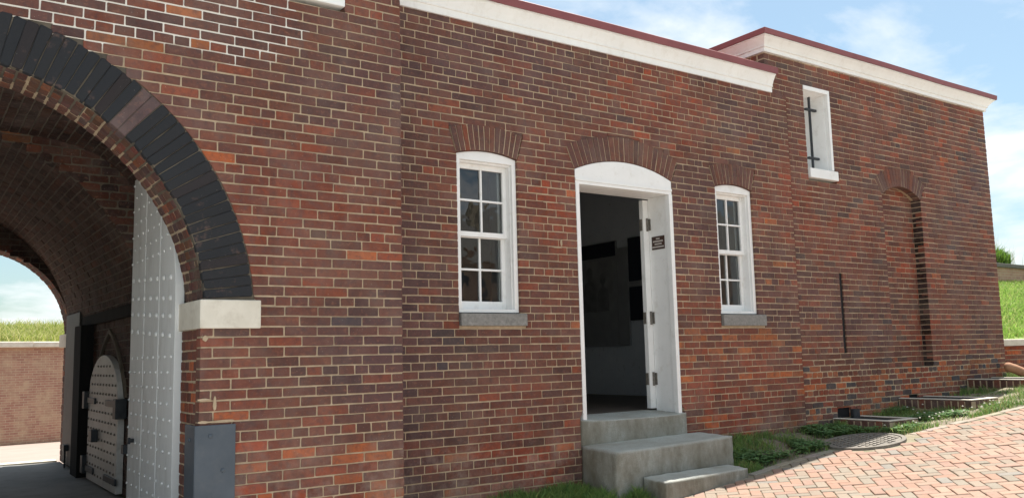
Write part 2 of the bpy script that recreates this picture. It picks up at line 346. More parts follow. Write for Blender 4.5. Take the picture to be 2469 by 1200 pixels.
class Bricks:
    def __init__(s): s.items = []
    def put(s, q, mp, col, depth=0.09, cand=True, bev=0.0035, wear=1.0):
        V, F, n = brick_geo(q, mp, depth, bev, wear); s.items.append((V, F, n, col, cand))
    def finish(s, parent, single, mass, mat='brick', limit=300):
        def area(it):
            if not it[4]: return 0
            P = [px(Vector(p)) for p in it[0][:it[2]]]
            if any(p is None for p in P): return 0
            if all(p[0] < 0 for p in P) or all(p[0] > W0 for p in P) or all(p[1] < 0 for p in P) or all(p[1] > H0 for p in P): return 0
            P = [(min(max(a, 0), W0), min(max(b, 0), H0)) for a, b in P]
            return abs(sum(P[i-1][0]*P[i][1]-P[i][0]*P[i-1][1] for i in range(len(P))))/2
        sc = sorted(((area(it), i) for i, it in enumerate(s.items)), reverse=True)
        top = set(i for a, i in sc[:limit] if a > 60)
        mb = MB()
        for i, it in enumerate(s.items):
            if i in top:
                b = MB(); b.add(it[0], it[1], it[3]); b.build(single, mat, parent)
            else: mb.add(it[0], it[1], it[3])
        if mb.v:
            o = mb.build(mass, mat, parent); o['kind'] = 'stuff'
def front(Y): return lambda u, v, n: (u, Y-n, v)
def spans(ex, u0, u1, v):
    """wall runs left at height v after cutting ex(v) = list of (a,b)"""
    out = []; a = u0
    for (p, q) in sorted(ex(v)):
        if q <= a or p >= u1: continue
        if p > a: out.append((a, p))
        a = max(a, q)
    if a < u1: out.append((a, u1))
    return out
def lay(br, mort, mp, u0, u1, zc, k0, k1, headers, ex, tonefn, L=0.232, ch=0.07, jt=0.0104, wall_d=0.28, cand=True, depth=0.09, rec=0.0055, wear=0.72, phase=0.0, v0=None, v1=None, lo=None, bev=0.0026, mi=0.0015):
    """courses k0..k1; centre of course k at zc - ch*k"""
    for k in range(k0, k1+1):
        c = zc-ch*k; b = c-ch/2; t = c+ch/2
        if lo is not None and t < lo: continue
        sm = spans(ex, u0, u1, c); sb = spans(ex, u0, u1, b+0.004); st = spans(ex, u0, u1, t-0.004)
        ok = len(sb) == len(sm) == len(st)
        hdr = k in headers; P = L/2 if hdr else L
        off = (0.25 if hdr else (0.5 if k % 2 else 0.0))*L+phase+rnd(-0.012, 0.012)
        if len(st) < len(sm):      # cut bricks following the back of an arch
            for (p_, q_) in ex(c):
                if any(p_ < y_ and q_ > x_ for (x_, y_) in ex(t-0.004)) or q_-p_ > 2.5: continue
                nn_ = max(2, int((q_-p_)/0.11))
                def clear(x):
                    for h_ in range(9):
                        v_ = c+(t-c)*h_/8
                        if not any(y0_ < x < y1_ for (y0_, y1_) in ex(v_)): return v_+0.003
                    return t
                for i in range(nn_):
                    xa = p_+(q_-p_)*i/nn_+jt/2; xb = p_+(q_-p_)*(i+1)/nn_-jt/2; va, vb = clear(xa), clear(xb)
                    if t-max(va, vb)-jt/2 > 0.008: br.put([(xa, va), (xb, vb), (xb, t-jt/2), (xa, t-jt/2)], mp, patch(tonefn((xa+xb)/2, c), mp(xa, c, 0)), 0.05, cand, 0.002, 0.4)
        for i, (a, e) in enumerate(sm):
            if e-a < 0.03: continue
            ab, eb = sb[i] if ok else (a, e); at_, et = st[i] if ok else (a, e)
            if abs(ab-at_) > 0.09: ab = at_ = a
            if abs(eb-et) > 0.09: eb = et = e
            mort.hexa([mp(ab+mi, b, -rec), mp(eb-mi, b, -rec), mp(eb-mi, b, -wall_d), mp(ab+mi, b, -wall_d), mp(at_+mi, t, -rec), mp(et-mi, t, -rec), mp(et-mi, t, -wall_d), mp(at_+mi, t, -wall_d)])
            js = []; x = math.floor((a-off)/P)*P+off
            while x < e:
                y = x+rnd(-0.008, 0.008)
                if y > a+0.055 and y < e-0.055: js.append(y)
                x += P
            ed = [a]+js+[e]
            for n_ in range(len(ed)-1):
                l, r = ed[n_], ed[n_+1]
                lb = (ab if n_ == 0 else l+jt/2); lt = (at_ if n_ == 0 else l+jt/2)
                rb = (eb if n_ == len(ed)-2 else r-jt/2); rt = (et if n_ == len(ed)-2 else r-jt/2)
                hj = jt/2+rnd(-0.0018, 0.0018)
                br.put([(lb, b+hj), (rb, b+hj), (rt, t-hj), (lt, t-hj)], mp, patch(tonefn((l+r)/2, c), mp((l+r)/2, c, 0)), depth, cand, bev, wear)
class Arch:
    """segmental arch of bricks on end over an opening"""
    def __init__(s, x0, x1, zs, rise, t, n):
        s.xc = (x0+x1)/2; s.h = (x1-x0)/2; s.zs = zs; s.R = (s.h**2+rise**2)/(2*rise); s.cz = zs+rise-s.R; s.phi = math.asin(s.h/s.R); s.t = t; s.n = n
    def half(s, v):
        if v <= s.zs: return s.h
        Re = s.R+s.t+0.006; d = v-s.cz
        if d >= Re: return 0
        return min(math.sqrt(Re*Re-d*d), d*math.tan(s.phi+0.006/s.R)+0.004)
    def top(s, x):
        return s.cz+math.sqrt(max(s.R**2-(x-s.xc)**2, 0))
    def build(s, br, mort, Y, col, depth=0.10, mat='brick'):
        def mp(u, v, n):   # u = angle from the left end, v = radial
            a = -s.phi+u; r = s.R+v
            return (s.xc+r*math.sin(a), Y-n, s.cz+r*math.cos(a))
        A = 2*s.phi; g = 0.0080/(s.R+s.t/2)
        sub = 8
        for k in range(sub):
            a0, a1 = A*k/sub, A*(k+1)/sub
            mort.hexa([mp(a0, 0.006, -0.004), mp(a1, 0.006, -0.004), mp(a1, 0.004, -0.26), mp(a0, 0.004, -0.26), mp(a0, s.t, -0.006), mp(a1, s.t, -0.006), mp(a1, s.t, -0.26), mp(a0, s.t, -0.26)])
            bk_ = MB().hexa([mp(a0, s.t, -0.0085), mp(a1, s.t, -0.0085), mp(a1, s.t, -0.25), mp(a0, s.t, -0.25), mp(a0, s.t+0.06, -0.0085), mp(a1, s.t+0.06, -0.0085), mp(a1, s.t+0.06, -0.25), mp(a0, s.t+0.06, -0.25)]); br.items.append((bk_.v, bk_.f, 4, col(), False))
        for k in range(s.n):
            a0 = A*k/s.n+g/2; a1 = A*(k+1)/s.n-g/2
            q = [(a0, 0.0), (a1, 0.0), (a1, s.t), (a0, s.t)]
            # work in metres for wear, then map back to angles
            Rm = s.R+s.t/2
            br.put([(a*Rm, b) for a, b in q], lambda u, v, n, Rm=Rm: mp(u/Rm, v, n), col(), depth, True, 0.003, 0.8)
# ------------------------------------------------------------------ levels
YB, YA = 6.444, 5.92
def interp(tab, x):
    if x <= tab[0][0]: return tab[0][1]
    for (a, b), (c, d) in zip(tab, tab[1:]):
        if x <= c: return b+(d-b)*(x-a)/(c-a)
    return tab[-1][1]
def path_z(x):
    return -1.204+(0.115*(x-6.7) if x > 6.7 else 0.085*(x-6.7) if x > 3.5 else 0.085*(-3.2)+0.03*(x-3.5))
BASE = [(2.8, -1.36), (4.5, -1.245), (5.24, -1.235), (6.9, -1.03), (7.44, -0.955), (8.73, -0.94), (9.1, -0.945), (9.7, -0.92), (10.35, -0.83), (11.85, -0.69), (13.27, -0.52), (14.5, -0.48), (20, 0.1)]
EDGE = [(2.0, 5.62), (5.5, 5.62), (6.6, 5.80), (7.2, 5.82), (7.9, 5.76), (8.95, 5.45), (10.04, 5.24), (10.9, 5.09), (12.5, 4.95), (16, 4.8), (22, 4.7)]
def lawn_z(x, y):
    e = interp(EDGE, x); f = min(max((y-e)/(YB-e), 0), 1)
    f = f*f*(3-2*f)*0.5+f*0.5
    z = path_z(x)-0.012+(interp(BASE, x)-path_z(x)+0.012)*f
    d = math.hypot(x-8.50, y-5.64)
    if d < 0.75: k = min(max((d-0.43)/0.32, 0), 1); z = z*k+(path_z(x)-0.012)*(1-k)
    return z
# ------------------------------------------------------------------ setting
g = MB(); g.add([(-600, -600, -2.6), (900, -600, -2.6), (900, 900, -2.6), (-600, 900, -2.6)], [(0, 1, 2, 3)])
tag(g.build('ground', 'turf'), kind='structure')
def sheet(fn, xs, ys):
    b = MB(); n = len(ys)
    for x in xs:
        for y in ys: b.v.append((x, y, fn(x, y))); b.c.append((.2, .2, .2))
    for i in range(len(xs)-1):
        for j in range(n-1): b.f.append((i*n+j, (i+1)*n+j, (i+1)*n+j+1, i*n+j+1))
    return b
def fr(a, b, n): return [a+(b-a)*i/n for i in range(n+1)]
path = tag(sheet(lambda x, y: path_z(x)-0.011, fr(3.0, 16, 52), fr(0.6, 5.9, 10)).build('path', 'sand_joint'), kind='structure')
tag(sheet(lambda x, y: path_z(min(max(x, -10), 25))-0.062-0.0*y, fr(-60, 70, 260), fr(-60, 5.9, 12)).build('bounce_ground', 'bounce_gravel'), kind='structure')  # unseen pale ground added to bounce sunlight onto the shaded front
lw = MB(); XS = fr(2.0, 20, 150); nn = 14
for x in XS:
    e = interp(EDGE, x)-0.02
    for j in range(nn+1):
        y = e+(6.6-e)*j/nn; lw.v.append((x, y, lawn_z(x, y)+0.012*math.sin(x*7.1+y*5)+0.008*math.sin(x*19-y*13))); lw.c.append((.2, .2, .2))
for i in range(len(XS)-1):
    for j in range(nn): lw.f.append((i*(nn+1)+j, (i+1)*(nn+1)+j, (i+1)*(nn+1)+j+1, i*(nn+1)+j+1))
tag(lw.build('lawn', 'soil', smooth=True), kind='structure')
# ---- pavers: 45 degree herringbone, with a soldier edging that follows the lawn
pv = Bricks()
PAV = [((0.37, 0.225, 0.165), 5), ((0.35, 0.22, 0.17), 4), ((0.31, 0.245, 0.19), 3), ((0.285, 0.24, 0.19), 2.0), ((0.38, 0.255, 0.19), 3), ((0.26, 0.235, 0.205), 0.6)]
def pav_tone():
    c = random.choices([a for a, _ in PAV], [w for _, w in PAV])[0]; gg = rnd(0.83, 0.95); return tuple(x*gg for x in c)
ca, sa = math.cos(PI/4), math.sin(PI/4)
def pmap(cx, cy, ux, uy):
    tilt = (rnd(-0.008, 0.008), rnd(-0.008, 0.008), rnd(-0.003, 0.003))
    def f(u, v, n):
        x = cx+ux*u-uy*v; y = cy+uy*u+ux*v
        return (x, y, path_z(x)+n+tilt[0]*u+tilt[1]*v+tilt[2])
    return f
a_ = 0.097
for i in range(-120, 250):
    for j in range(-120, 165):
        # herringbone cells: horizontal brick when (i-j)%4==0, vertical when (i-j)%4==2 ... in units of half a brick
        s_ = (i-j) % 4
        if s_ == 0: cu, cv, hor = (i+1.0)*a_, (j+0.5)*a_, True
        elif s_ == 3: cu, cv, hor = (i+0.5)*a_, (j+1.0)*a_, False
        else: continue
        X = 7.0+ca*cu-sa*cv; Y = 3.6+sa*cu+ca*cv
        if not (3.2 < X < 15.5 and 0.8 < Y < (5.74 if 5.45 < X < 6.72 else interp(EDGE, X)-0.13)): continue
        if math.hypot(X-8.50, Y-5.64) < 0.49: continue
        ux, uy = (ca, sa) if hor else (-sa, ca)
        l, w = a_-0.004, a_/2-0.004
        pv.put([(-l, -w), (l, -w), (l, w), (-l, w)], pmap(X, Y, ux, uy), pav_tone(), 0.045, True, 0.004, 1.0)
x = 3.0
while x < 15.5:      # edging laid lengthwise along the lawn
    y = interp(EDGE, x)-0.06; y2 = interp(EDGE, x+0.2)-0.06; L = math.hypot(0.2, y2-y)
    if math.hypot(x+0.1-8.5, y-5.64) > 0.53 and not (5.3 < x < 6.75):
        pv.put([(-L/2+.004, -0.045), (L/2-.004, -0.045), (L/2-.004, 0.045), (-L/2+.004, 0.045)], pmap(x+0.1, (y+y2)/2+0.005, 0.2/L, (y2-y)/L), tuple(q*rnd(0.9, 1.05) for q in (0.33, 0.285, 0.225)), 0.05, True, 0.004)
    x += 0.2
pv.finish(path, 'paver', 'distant_pavers', 'paver', 300)
# ------------------------------------------------------------------ gatehouse
gate = empty('gatehouse', (0.1, YA, -1.3), 'brick gatehouse with a round arched passage and black painted arch ring', 'building')
ACX, ACZ, RI, RE = 0.1, 0.30, 1.555, 1.88
brA, moA = Bricks(), MB()
UW = (1.55, 2.662)      # upper window, only its foot shows
def exA(v):
    o = []
    if v > 2.655: o.append(UW)
    if v > 0.425:
        d = v-ACZ
        if d < RE+0.008: h = math.sqrt((RE+0.008)**2-d*d); o.append((ACX-h, ACX+h))
    elif v > 0.222: o.append((ACX-1.93, 2.03))
    else: o.append((ACX-1.53, 1.63))
    return o
def toneA(u, v):
    if v < -0.35:
        p = 0.34 if v < -0.6 else 0.14
        return tone({'purple': 4, 'brown': 3, 'red': 3, 'dark': 1.5, 'orange': 12*p})
    if v > 1.95 and u < 1.9: return tone({'purple': 5, 'brown': 3, 'red': 2, 'dark': 1, 'orange': 1.1})
    return tone({'purple': 6, 'brown': 3.4, 'red': 0.9, 'dark': 1.2, 'orange': 0.15, 'slate': 0.15})
HA = {-19, -13, -6, 0, 6, 12, 19, 26, 32, 38}
lay(brA, moA, front(YA), -3.2, 3.132, 1.745, -40, 45, HA, exA, toneA, L=0.241, jt=0.0104, wall_d=0.3, phase=0.03, mi=0.006)
# right return of the gatehouse, in the corner with the guardhouse
lay(brA, moA, lambda u, v, n: (3.13+n, u, v), YA+0.11, YB+0.1, 1.745, -40, 45, HA, lambda v: [], toneA, L=0.241, jt=0.0125, wall_d=0.12, cand=False)
# pier reveal facing the passage
revA = lambda u, v, n: (1.632-n, -u, v)
def toneR(u, v): return tone({'purple': 2, 'brown': 3, 'dark': 2.5, 'red': 2, 'orange': 1.2 if v < 0.3 else 0.3})
lay(brA, moA, revA, -6.39, -YA-0.10, 0.19, 0, 22, set(), lambda v: [], toneR, L=0.112, jt=0.0115, wall_d=0.22, depth=0.06, phase=0.03)
# profile helper for vault-like surfaces (soffit bricks); profile = polyline (x,z), inside on its left when walked upwards
def profile_map(pts, flip=1):
    S = [0.0]
    for a, b in zip(pts, pts[1:]): S.append(S[-1]+math.hypot(b[0]-a[0], b[1]-a[1]))
    def f(u, v, n):
        v = min(max(v, 0), S[-1]-1e-6)
        lo_, hi_ = 0, len(S)-2
        while lo_ < hi_:
            md = (lo_+hi_+1)//2
            if S[md] <= v: lo_ = md
            else: hi_ = md-1
        a, b = pts[lo_], pts[lo_+1]; L = S[lo_+1]-S[lo_]; w = (v-S[lo_])/L
        dx, dz = (b[0]-a[0])/L, (b[1]-a[1])/L
        return (a[0]+(b[0]-a[0])*w-dz*n, -u, a[1]+(b[1]-a[1])*w+dx*n)
    return f, S[-1]
def circ(R, a0, a1, n, cx=ACX, cz=ACZ):
    return [(cx+R*math.cos(a0+(a1-a0)*i/n), cz+R*math.sin(a0+(a1-a0)*i/n)) for i in range(n+1)]
def lay_soffit(br, mort, pts, y0, y1, tonefn, L, ch, jt, cand=False, start=0.0, depth=0.05, wear=1.2, hole=None, upto=None):
    mp, tot = profile_map(pts); tot = min(tot, upto or 1e9); k = 0; v = start
    while v+ch < tot:
        if hole is None or not hole(v+ch/2):
            mort.add([mp(-y1, v, -0.006), mp(-y0, v, -0.006), mp(-y0, v+ch, -0.006), mp(-y1, v+ch, -0.006)], [(0, 1, 2, 3)])
            x = -y1; off = (L/2 if k % 2 else 0)+rnd(-.01, .01); js = []
            x = math.floor((-y1-off)/L)*L+off
            while x < -y0:
                if -y1+0.03 < x < -y0-0.03: js.append(x+rnd(-.006, .006))
                x += L
            ed = [-y1]+js+[-y0]
            for a, b in zip(ed, ed[1:]):
                br.put([(a+jt/2, v+jt/2), (b-jt/2, v+jt/2), (b-jt/2, v+ch-jt/2), (a+jt/2, v+ch-jt/2)], mp, tonefn((a+b)/2, v), depth, cand, 0.003, wear)
        v += ch; k += 1
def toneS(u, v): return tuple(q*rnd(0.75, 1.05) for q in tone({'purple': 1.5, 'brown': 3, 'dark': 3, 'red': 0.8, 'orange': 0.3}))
def shade_tone(c, k): return tuple(q*k*w for q, w in zip(c, (0.9, 1.0, 0.95)))  # darkens passage bricks: shade of the vault put into their colour
def toneV(u, v): return shade_tone(tone({'brown': 3, 'dark': 3, 'purple': 3, 'red': 0.8}), rnd(0.28, 0.46))
# arch ring soffit (springs off the impost), with the arch carried round to the far side
lay_soffit(brA, moA, circ(RI, math.asin(0.12/RI), PI*0.97, 70), YA+0.045, 6.39, toneS, 0.113, 0.0705, 0.0155, True)
# chamber the leaves fold back into, barrel vault and far arch: one continuous side from the floor up
FL = -1.19
def chamber():
    P = [(1.78, FL)]
    for i in range(41):
        a = PI*0.72*i/40; c_, s_ = math.cos(a), math.sin(a)
        P.append((ACX+1.68*math.copysign(abs(c_)**0.5, c_), 0.30+1.62*abs(s_)**0.5))
    return P
brV, moV = Bricks(), MB()
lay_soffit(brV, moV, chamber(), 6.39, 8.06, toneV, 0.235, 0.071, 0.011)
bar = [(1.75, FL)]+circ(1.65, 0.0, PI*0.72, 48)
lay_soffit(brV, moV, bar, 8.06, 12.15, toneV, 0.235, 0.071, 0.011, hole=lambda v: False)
far = [(1.75, FL)]+circ(1.07, 0.02, PI*0.95, 48, cx=0.68, cz=0.38)
lay_soffit(brV, moV, far, 12.15, 12.62, toneS, 0.115, 0.071, 0.011)
# step between chamber and barrel, and the inner face of the far arch
def exCr(v):
    d = v-0.30
    if d <= 0: return [(-2, 1.75)]
    return [(-2, ACX+math.sqrt(max(1.65**2-d*d, 0)))] if d < 1.65 else []
def toneC(u, v): return shade_tone(tone({'red': 3, 'brown': 2, 'dark': 1.5, 'orange': 0.8}), rnd(0.4, 0.75))
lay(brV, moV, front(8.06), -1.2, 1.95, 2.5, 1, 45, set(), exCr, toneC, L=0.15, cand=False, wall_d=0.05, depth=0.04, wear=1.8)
def exFa(v):
    d = v-0.38
    if d <= 0: return [(-0.39, 1.75)]
    h = math.sqrt(max(1.07**2-d*d, 0))
    return [(0.68-h, 0.68+h)] if d < 1.07 else []
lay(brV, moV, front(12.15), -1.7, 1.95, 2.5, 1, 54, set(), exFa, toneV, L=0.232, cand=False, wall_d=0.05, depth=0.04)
brV.finish(gate, 'brick', 'vault_bricks', 'brick', 0)
moV.build('vault_mortar', 'dark_mortar', gate)
# the plain left half of the passage, the back and the roof (seen only from elsewhere)
sh = MB()
sh.box(-1.75, -1.55, 6.22, 12.6, -1.6, 0.45)
Lf = circ(1.66, PI*0.70, PI, 16)
for a, b in zip(Lf, Lf[1:]):
    sh.add([(a[0], 6.3, a[1]), (b[0], 6.3, b[1]), (b[0], 12.6, b[1]), (a[0], 12.6, a[1])], [(0, 1, 2, 3)])
sh.box(-3.2, -1.76, 12.3, 12.6, -1.6, 4.5); sh.box(1.96, 3.13, 12.3, 12.6, -1.6, 4.5); sh.box(-1.76, 1.96, 12.3, 12.6, 1.6, 4.5); sh.box(-1.76, -0.42, 12.3, 12.6, -1.6, 1.6); sh.box(1.80, 1.96, 12.3, 12.6, -1.6, 1.6)
sh.box(-3.2, -3.0, 6.22, 12.3, -1.6, 4.5); sh.box(2.9, 3.0, 6.22, 12.3, -1.6, 4.5)
sh.build('rear_wall', 'mortar', gate)
bx('roof', 'red_roof', gate, -3.5, 3.3, 5.7, 12.9, 4.56, 4.66, 0.0)
# black painted voussoirs
vo = Bricks(); nV = 74
def vtone():
    return tone({'blue': 6, 'slate': 1})
for k in range(nV):
    a0 = math.asin(0.12/RI)+(PI-2*math.asin(0.12/RI))*k/nV; a1 = a0+(PI-2*math.asin(0.12/RI))/nV
    Rm = (RI+RE)/2; gp = 0.0032/Rm
    def mpv(u, v, n):
        r = RI+v; a = -u/Rm
        return (ACX+r*math.cos(a), YA-0.004-n, ACZ+r*math.sin(a))
    if k in (19, 20):
        brA.put([(-(a1-gp/2)*Rm, 0), (-(a0+gp/2)*Rm, 0), (-(a0+gp/2)*Rm, RE-RI), (-(a1-gp/2)*Rm, RE-RI)], mpv, (0.115, 0.075, 0.076), 0.12, True, 0.004, 1.0)
    else:
        V, F, n_ = brick_geo([(-(a1-gp/2)*Rm, rnd(-.004, .01)), (-(a0+gp/2)*Rm, rnd(-.004, .01)), (-(a0+gp/2)*Rm, RE-RI+rnd(-.004, .004)), (-(a1-gp/2)*Rm, RE-RI+rnd(-.004, .004))], mpv, 0.042, 0.005, 1.6)
        b = MB(); b.add(V, F, vtone()); b.build('voussoir', 'black_paint', gate)
ringm = MB()
moA.box(1.64, 2.028, YA+0.008, YA+0.25, 0.16, 0.23); moA.box(1.96, 2.03, YA+0.008, YA+0.25, 0.40, 0.47)
for k in range(40):
    a0, a1 = PI*k/40, PI*(k+1)/40
    P = lambda a, r, y: (ACX+r*math.cos(a), y, ACZ+r*math.sin(a))
    ringm.hexa([P(a1, RI+.006, YA+.003), P(a0, RI+.006, YA+.003), P(a0, RI+.006, YA+.3), P(a1, RI+.006, YA+.3), P(a1, RE+.05, YA+.0085), P(a0, RE+.05, YA+.0085), P(a0, RE+.05, YA+.3), P(a1, RE+.05, YA+.3)])
ringm.build('arch_mortar', 'dark_mortar', gate)
brA.finish(gate, 'brick', 'wall_bricks', 'brick', 300)
moA.build('wall', 'mortar', gate)
bx('impost', 'limestone', gate, 1.618, 2.028, YA-0.028, 6.47, 0.226, 0.418, 0.008)
bx('impost', 'limestone', gate, ACX-1.93, ACX-1.518, YA-0.028, 6.47, 0.226, 0.418, 0.008)
bx('impost', 'limestone', gate, 1.70, 1.82, 12.10, 12.66, 0.24, 0.40, 0.008)
# iron corner guard
cg = MB(); cg.box(1.605, 1.866, YA-0.022, YA-0.008, -1.5, -0.405); cg.box(1.600, 1.614, YA-0.020, 6.14, -1.5, -0.405)
cgo = cg.build('corner_guard', 'guard_paint', gate, bevel=0.004)
for (bx_, bz) in ((1.70, -0.475), (1.785, -0.70), (1.70, -0.95), (1.785, -1.2)):
    MB().dome((bx_, YA-0.022, bz), (0, -1, 0), 0.016, 0.012, 8).build('bolt', 'guard_paint', cgo)
MB().dome((1.600, 6.02, -0.50), (-1, 0, 0), 0.014, 0.012, 8).build('bolt', 'guard_paint', cgo)
# open gate leaf: boards with studs, arched on top
leaf = empty('gate_leaf', (0, 0, 0), None, None); leaf.parent = gate; leaf.location = Vector((1.6, 6.43, FL))-WLOC(gate)
LX0, LX1, LY0, LY1 = 1.592, 1.655, 6.425, 7.88
def leaf_top(y):
    d = LY1-y; return 0.33+math.sqrt(max(1.47**2-d*d, 0.0))
nb = 6
for i in range(nb):
    y0 = LY0+(LY1-LY0)*i/nb+0.003; y1 = LY0+(LY1-LY0)*(i+1)/nb-0.003
    zb = FL+0.03; ys = fr(y0, y1, 5)
    pts = [(y0, zb)]+[(y, leaf_top(y)) for y in ys]+[(y1, zb)]
    b = MB(); b.prism(pts[::-1], lambda p: (LX0+(0.003 if i % 2 else 0.0), p[0], p[1]), lambda p: (LX1, p[0], p[1])); b.f = [f[::-1] for f in b.f]
    b.build('plank', 'gate_paint', leaf, bevel=0.004)
st = MB(); r_ = 0
z = FL+0.12
while z < 1.75:
    for i in range(8):
        y = LY0+0.07+(LY1-LY0-0.12)*(i+(0.5 if r_ % 2 else 0.0))/7.5
        if y < LY1-0.02 and z < leaf_top(y)-0.05 and not 0.12 < z < 0.76: st.dome((LX0-0.001, y, z), (-1, 0, 0), 0.013, 0.013, 8)
    z += 0.112; r_ += 1
st.build('studs', 'gate_paint', leaf)['kind'] = 'stuff'
stb = MB()
for zz_ in (0.20, 0.34, 0.47, 0.62):
    for i in range(7): stb.dome((LX0-0.001, LY0+0.12+i*0.205, zz_+0.012*i), (-1, 0, 0), 0.022, 0.018, 8)
stb.build('bolt_heads', 'gate_paint', leaf)['kind'] = 'stuff'
b = MB(); b.box(1.55, 1.592, 7.62, 7.68, -0.62, -0.59); b.box(1.54, 1.56, 7.60, 7.64, -0.63, -0.58); b.build('latch', 'iron', leaf)
b = MB(); b.box(1.56, 1.62, 7.87, 7.95, -0.73, -0.66); b.build('lock_box', 'iron', leaf)
# far leaf, folded back, seen on edge
fl = MB(); fl.box(1.70, 1.745, 11.15, 12.10, FL+0.03, 0.62); flo = fl.build('far_leaf', 'old_gate_paint', gate, bevel=0.004)
MB().cyl((1.675, 11.69, FL+0.0), (1.675, 11.69, FL+0.22), 0.011).build('drop_bolt', 'iron', flo)
MB().box(1.65, 1.70, 11.62, 11.74, FL+0.20, FL+0.27).build('bolt_keeper', 'iron', flo)
# string course, timber post and the low arched door in the side wall
bx('string_course', 'dark_timber', gate, 1.70, 1.80, 8.07, 10.95, 0.44, 0.55, 0.006)
bx('timber_post', 'dark_timber', gate, 1.62, 1.80, 10.50, 10.92, FL, 0.44, 0.006)
side = empty('side_door', (0, 0, 0), None, None); side.parent = gate; side.location = Vector((1.72, 9.5, FL))-WLOC(gate)
DY0, DY1 = 8.78, 10.30
def dtop(y):
    c = (DY0+DY1)/2; h = (DY1-DY0)/2
    return -0.36+0.46*math.sqrt(max(1-((y-c)/h)**2, 0))
b = MB(); ys = fr(DY0, DY1, 20)
pts = [(DY0, FL+0.02)]+[(y, dtop(y)) for y in ys]+[(DY1, FL+0.02)]
b.prism(pts[::-1], lambda p: (1.685, p[0], p[1]), lambda p: (1.745, p[0], p[1])); b.f = [f[::-1] for f in b.f]; b.build('door_leaf', 'side_paint', side, bevel=0.004)
b = MB()
for k in range(15):
    for i in range(10):
        y = DY0+0.1+i*0.15; z = FL+0.1+k*0.09
        if z < dtop(y)-0.05: b.dome((1.684, y, z), (-1, 0, 0), 0.014, 0.012, 6)
b.build('studs', 'hinge_iron', side)['kind'] = 'stuff'
for (y0, y1, z) in ((DY0-0.05, DY0+0.5, -0.36), (DY1-0.45, DY1+0.05, -0.36), (DY0-0.05, DY0+0.5, -1.06), (DY1-0.45, DY1+0.05, -1.06)):
    MB().box(1.665, 1.684, y0, y1, z-0.03, z+0.03).build('strap_hinge', 'iron', side, bevel=0.003)
for (y, z) in ((DY0-0.06, -0.40), (DY1+0.05, -0.36), (DY1+0.05, -1.03)):
    MB().box(1.64, 1.74, y-0.06, y+0.06, z-0.09, z+0.09).build('hinge_block', 'iron', side, bevel=0.006)
MB().box(1.62, 1.684, 9.70, 9.86, -0.76, -0.64).build('lock', 'iron', side, bevel=0.006)
b = MB()            # pointed hood over the door
for sgn in (-1, 1):
    for i in range(8):
        a0, a1 = i/8, (i+1)/8
        f = lambda a, o: ((DY0+DY1)/2+sgn*(0.80+o)*(1-a)**0.8, -0.30+(0.62+o)*a**0.75)
        p, q, r2, s2 = f(a0, 0), f(a1, 0), f(a1, 0.045), f(a0, 0.045)
        b.hexa([(1.725, *p), (1.725, *q), (1.76, *q), (1.76, *p), (1.725, *s2), (1.725, *r2), (1.76, *r2), (1.76, *s2)])
b.build('door_hood', 'dark_mortar', side)
# upper window foot
uw = MB(); uw.box(UW[0]+0.01, UW[1]-0.005, YA-0.012, YA+0.10, 2.66, 2.735); uw.box(UW[1]-0.075, UW[1]-0.006, YA-0.010, YA+0.12, 2.736, 4.0); uw.box(UW[0]+0.01, UW[0]+0.08, YA-0.01, YA+0.12, 2.736, 4.0)
uwo = uw.build('upper_window', 'white_paint', gate, bevel=0.004)
bx('sash', 'white_paint', uwo, UW[0]+0.085, UW[1]-0.08, YA+0.03, YA+0.07, 2.74, 2.80, 0.003)
bx('pane', 'glass', uwo, UW[0]+0.085, UW[1]-0.08, YA+0.05, YA+0.056, 2.802, 3.9, 0.0)
pf = sheet(lambda x, y: FL+0.01*math.sin(x*3+y*2), fr(-1.72, 1.75, 14), fr(5.2, 12.60, 30)); pfo = pf.build('passage_floor', 'passage_stone', smooth=True); tag(pfo, kind='structure')
# ------------------------------------------------------------------ guardhouse
gh = empty('guardhouse', (5.9, YB, -1.2), 'low brick guardhouse with two sash windows and an open white doorway', 'building')
brB, moB = Bricks(), MB()
W1 = Arch(3.957, 4.612, 1.795, 0.045, 0.235, 13); W2 = Arch(7.285, 7.895, 1.795, 0.045, 0.235, 12); DA = Arch(5.300, 6.615, 1.785, 0.135, 0.250, 22)
def exB(v):
    o = []
    for A, lo_, sl in ((W1, 0.382, (3.957, 4.672)), (W2, 0.395, (7.275, 8.005)), (DA, -0.85, None)):
        if sl and 0.255 < v < lo_: o.append(sl)
        if v >= lo_:
            h = A.half(v)
            if h > 0: o.append((A.xc-h, A.xc+h))
        elif A is DA and v < -0.6: pass
    if -0.85 <= v < -0.58: o = [q for q in o if q[0] > 6.7 or q[1] < 5.2]+[(5.268, 6.655)]
    if v > 3.045: o.append((8.262, 8.7))
    return o
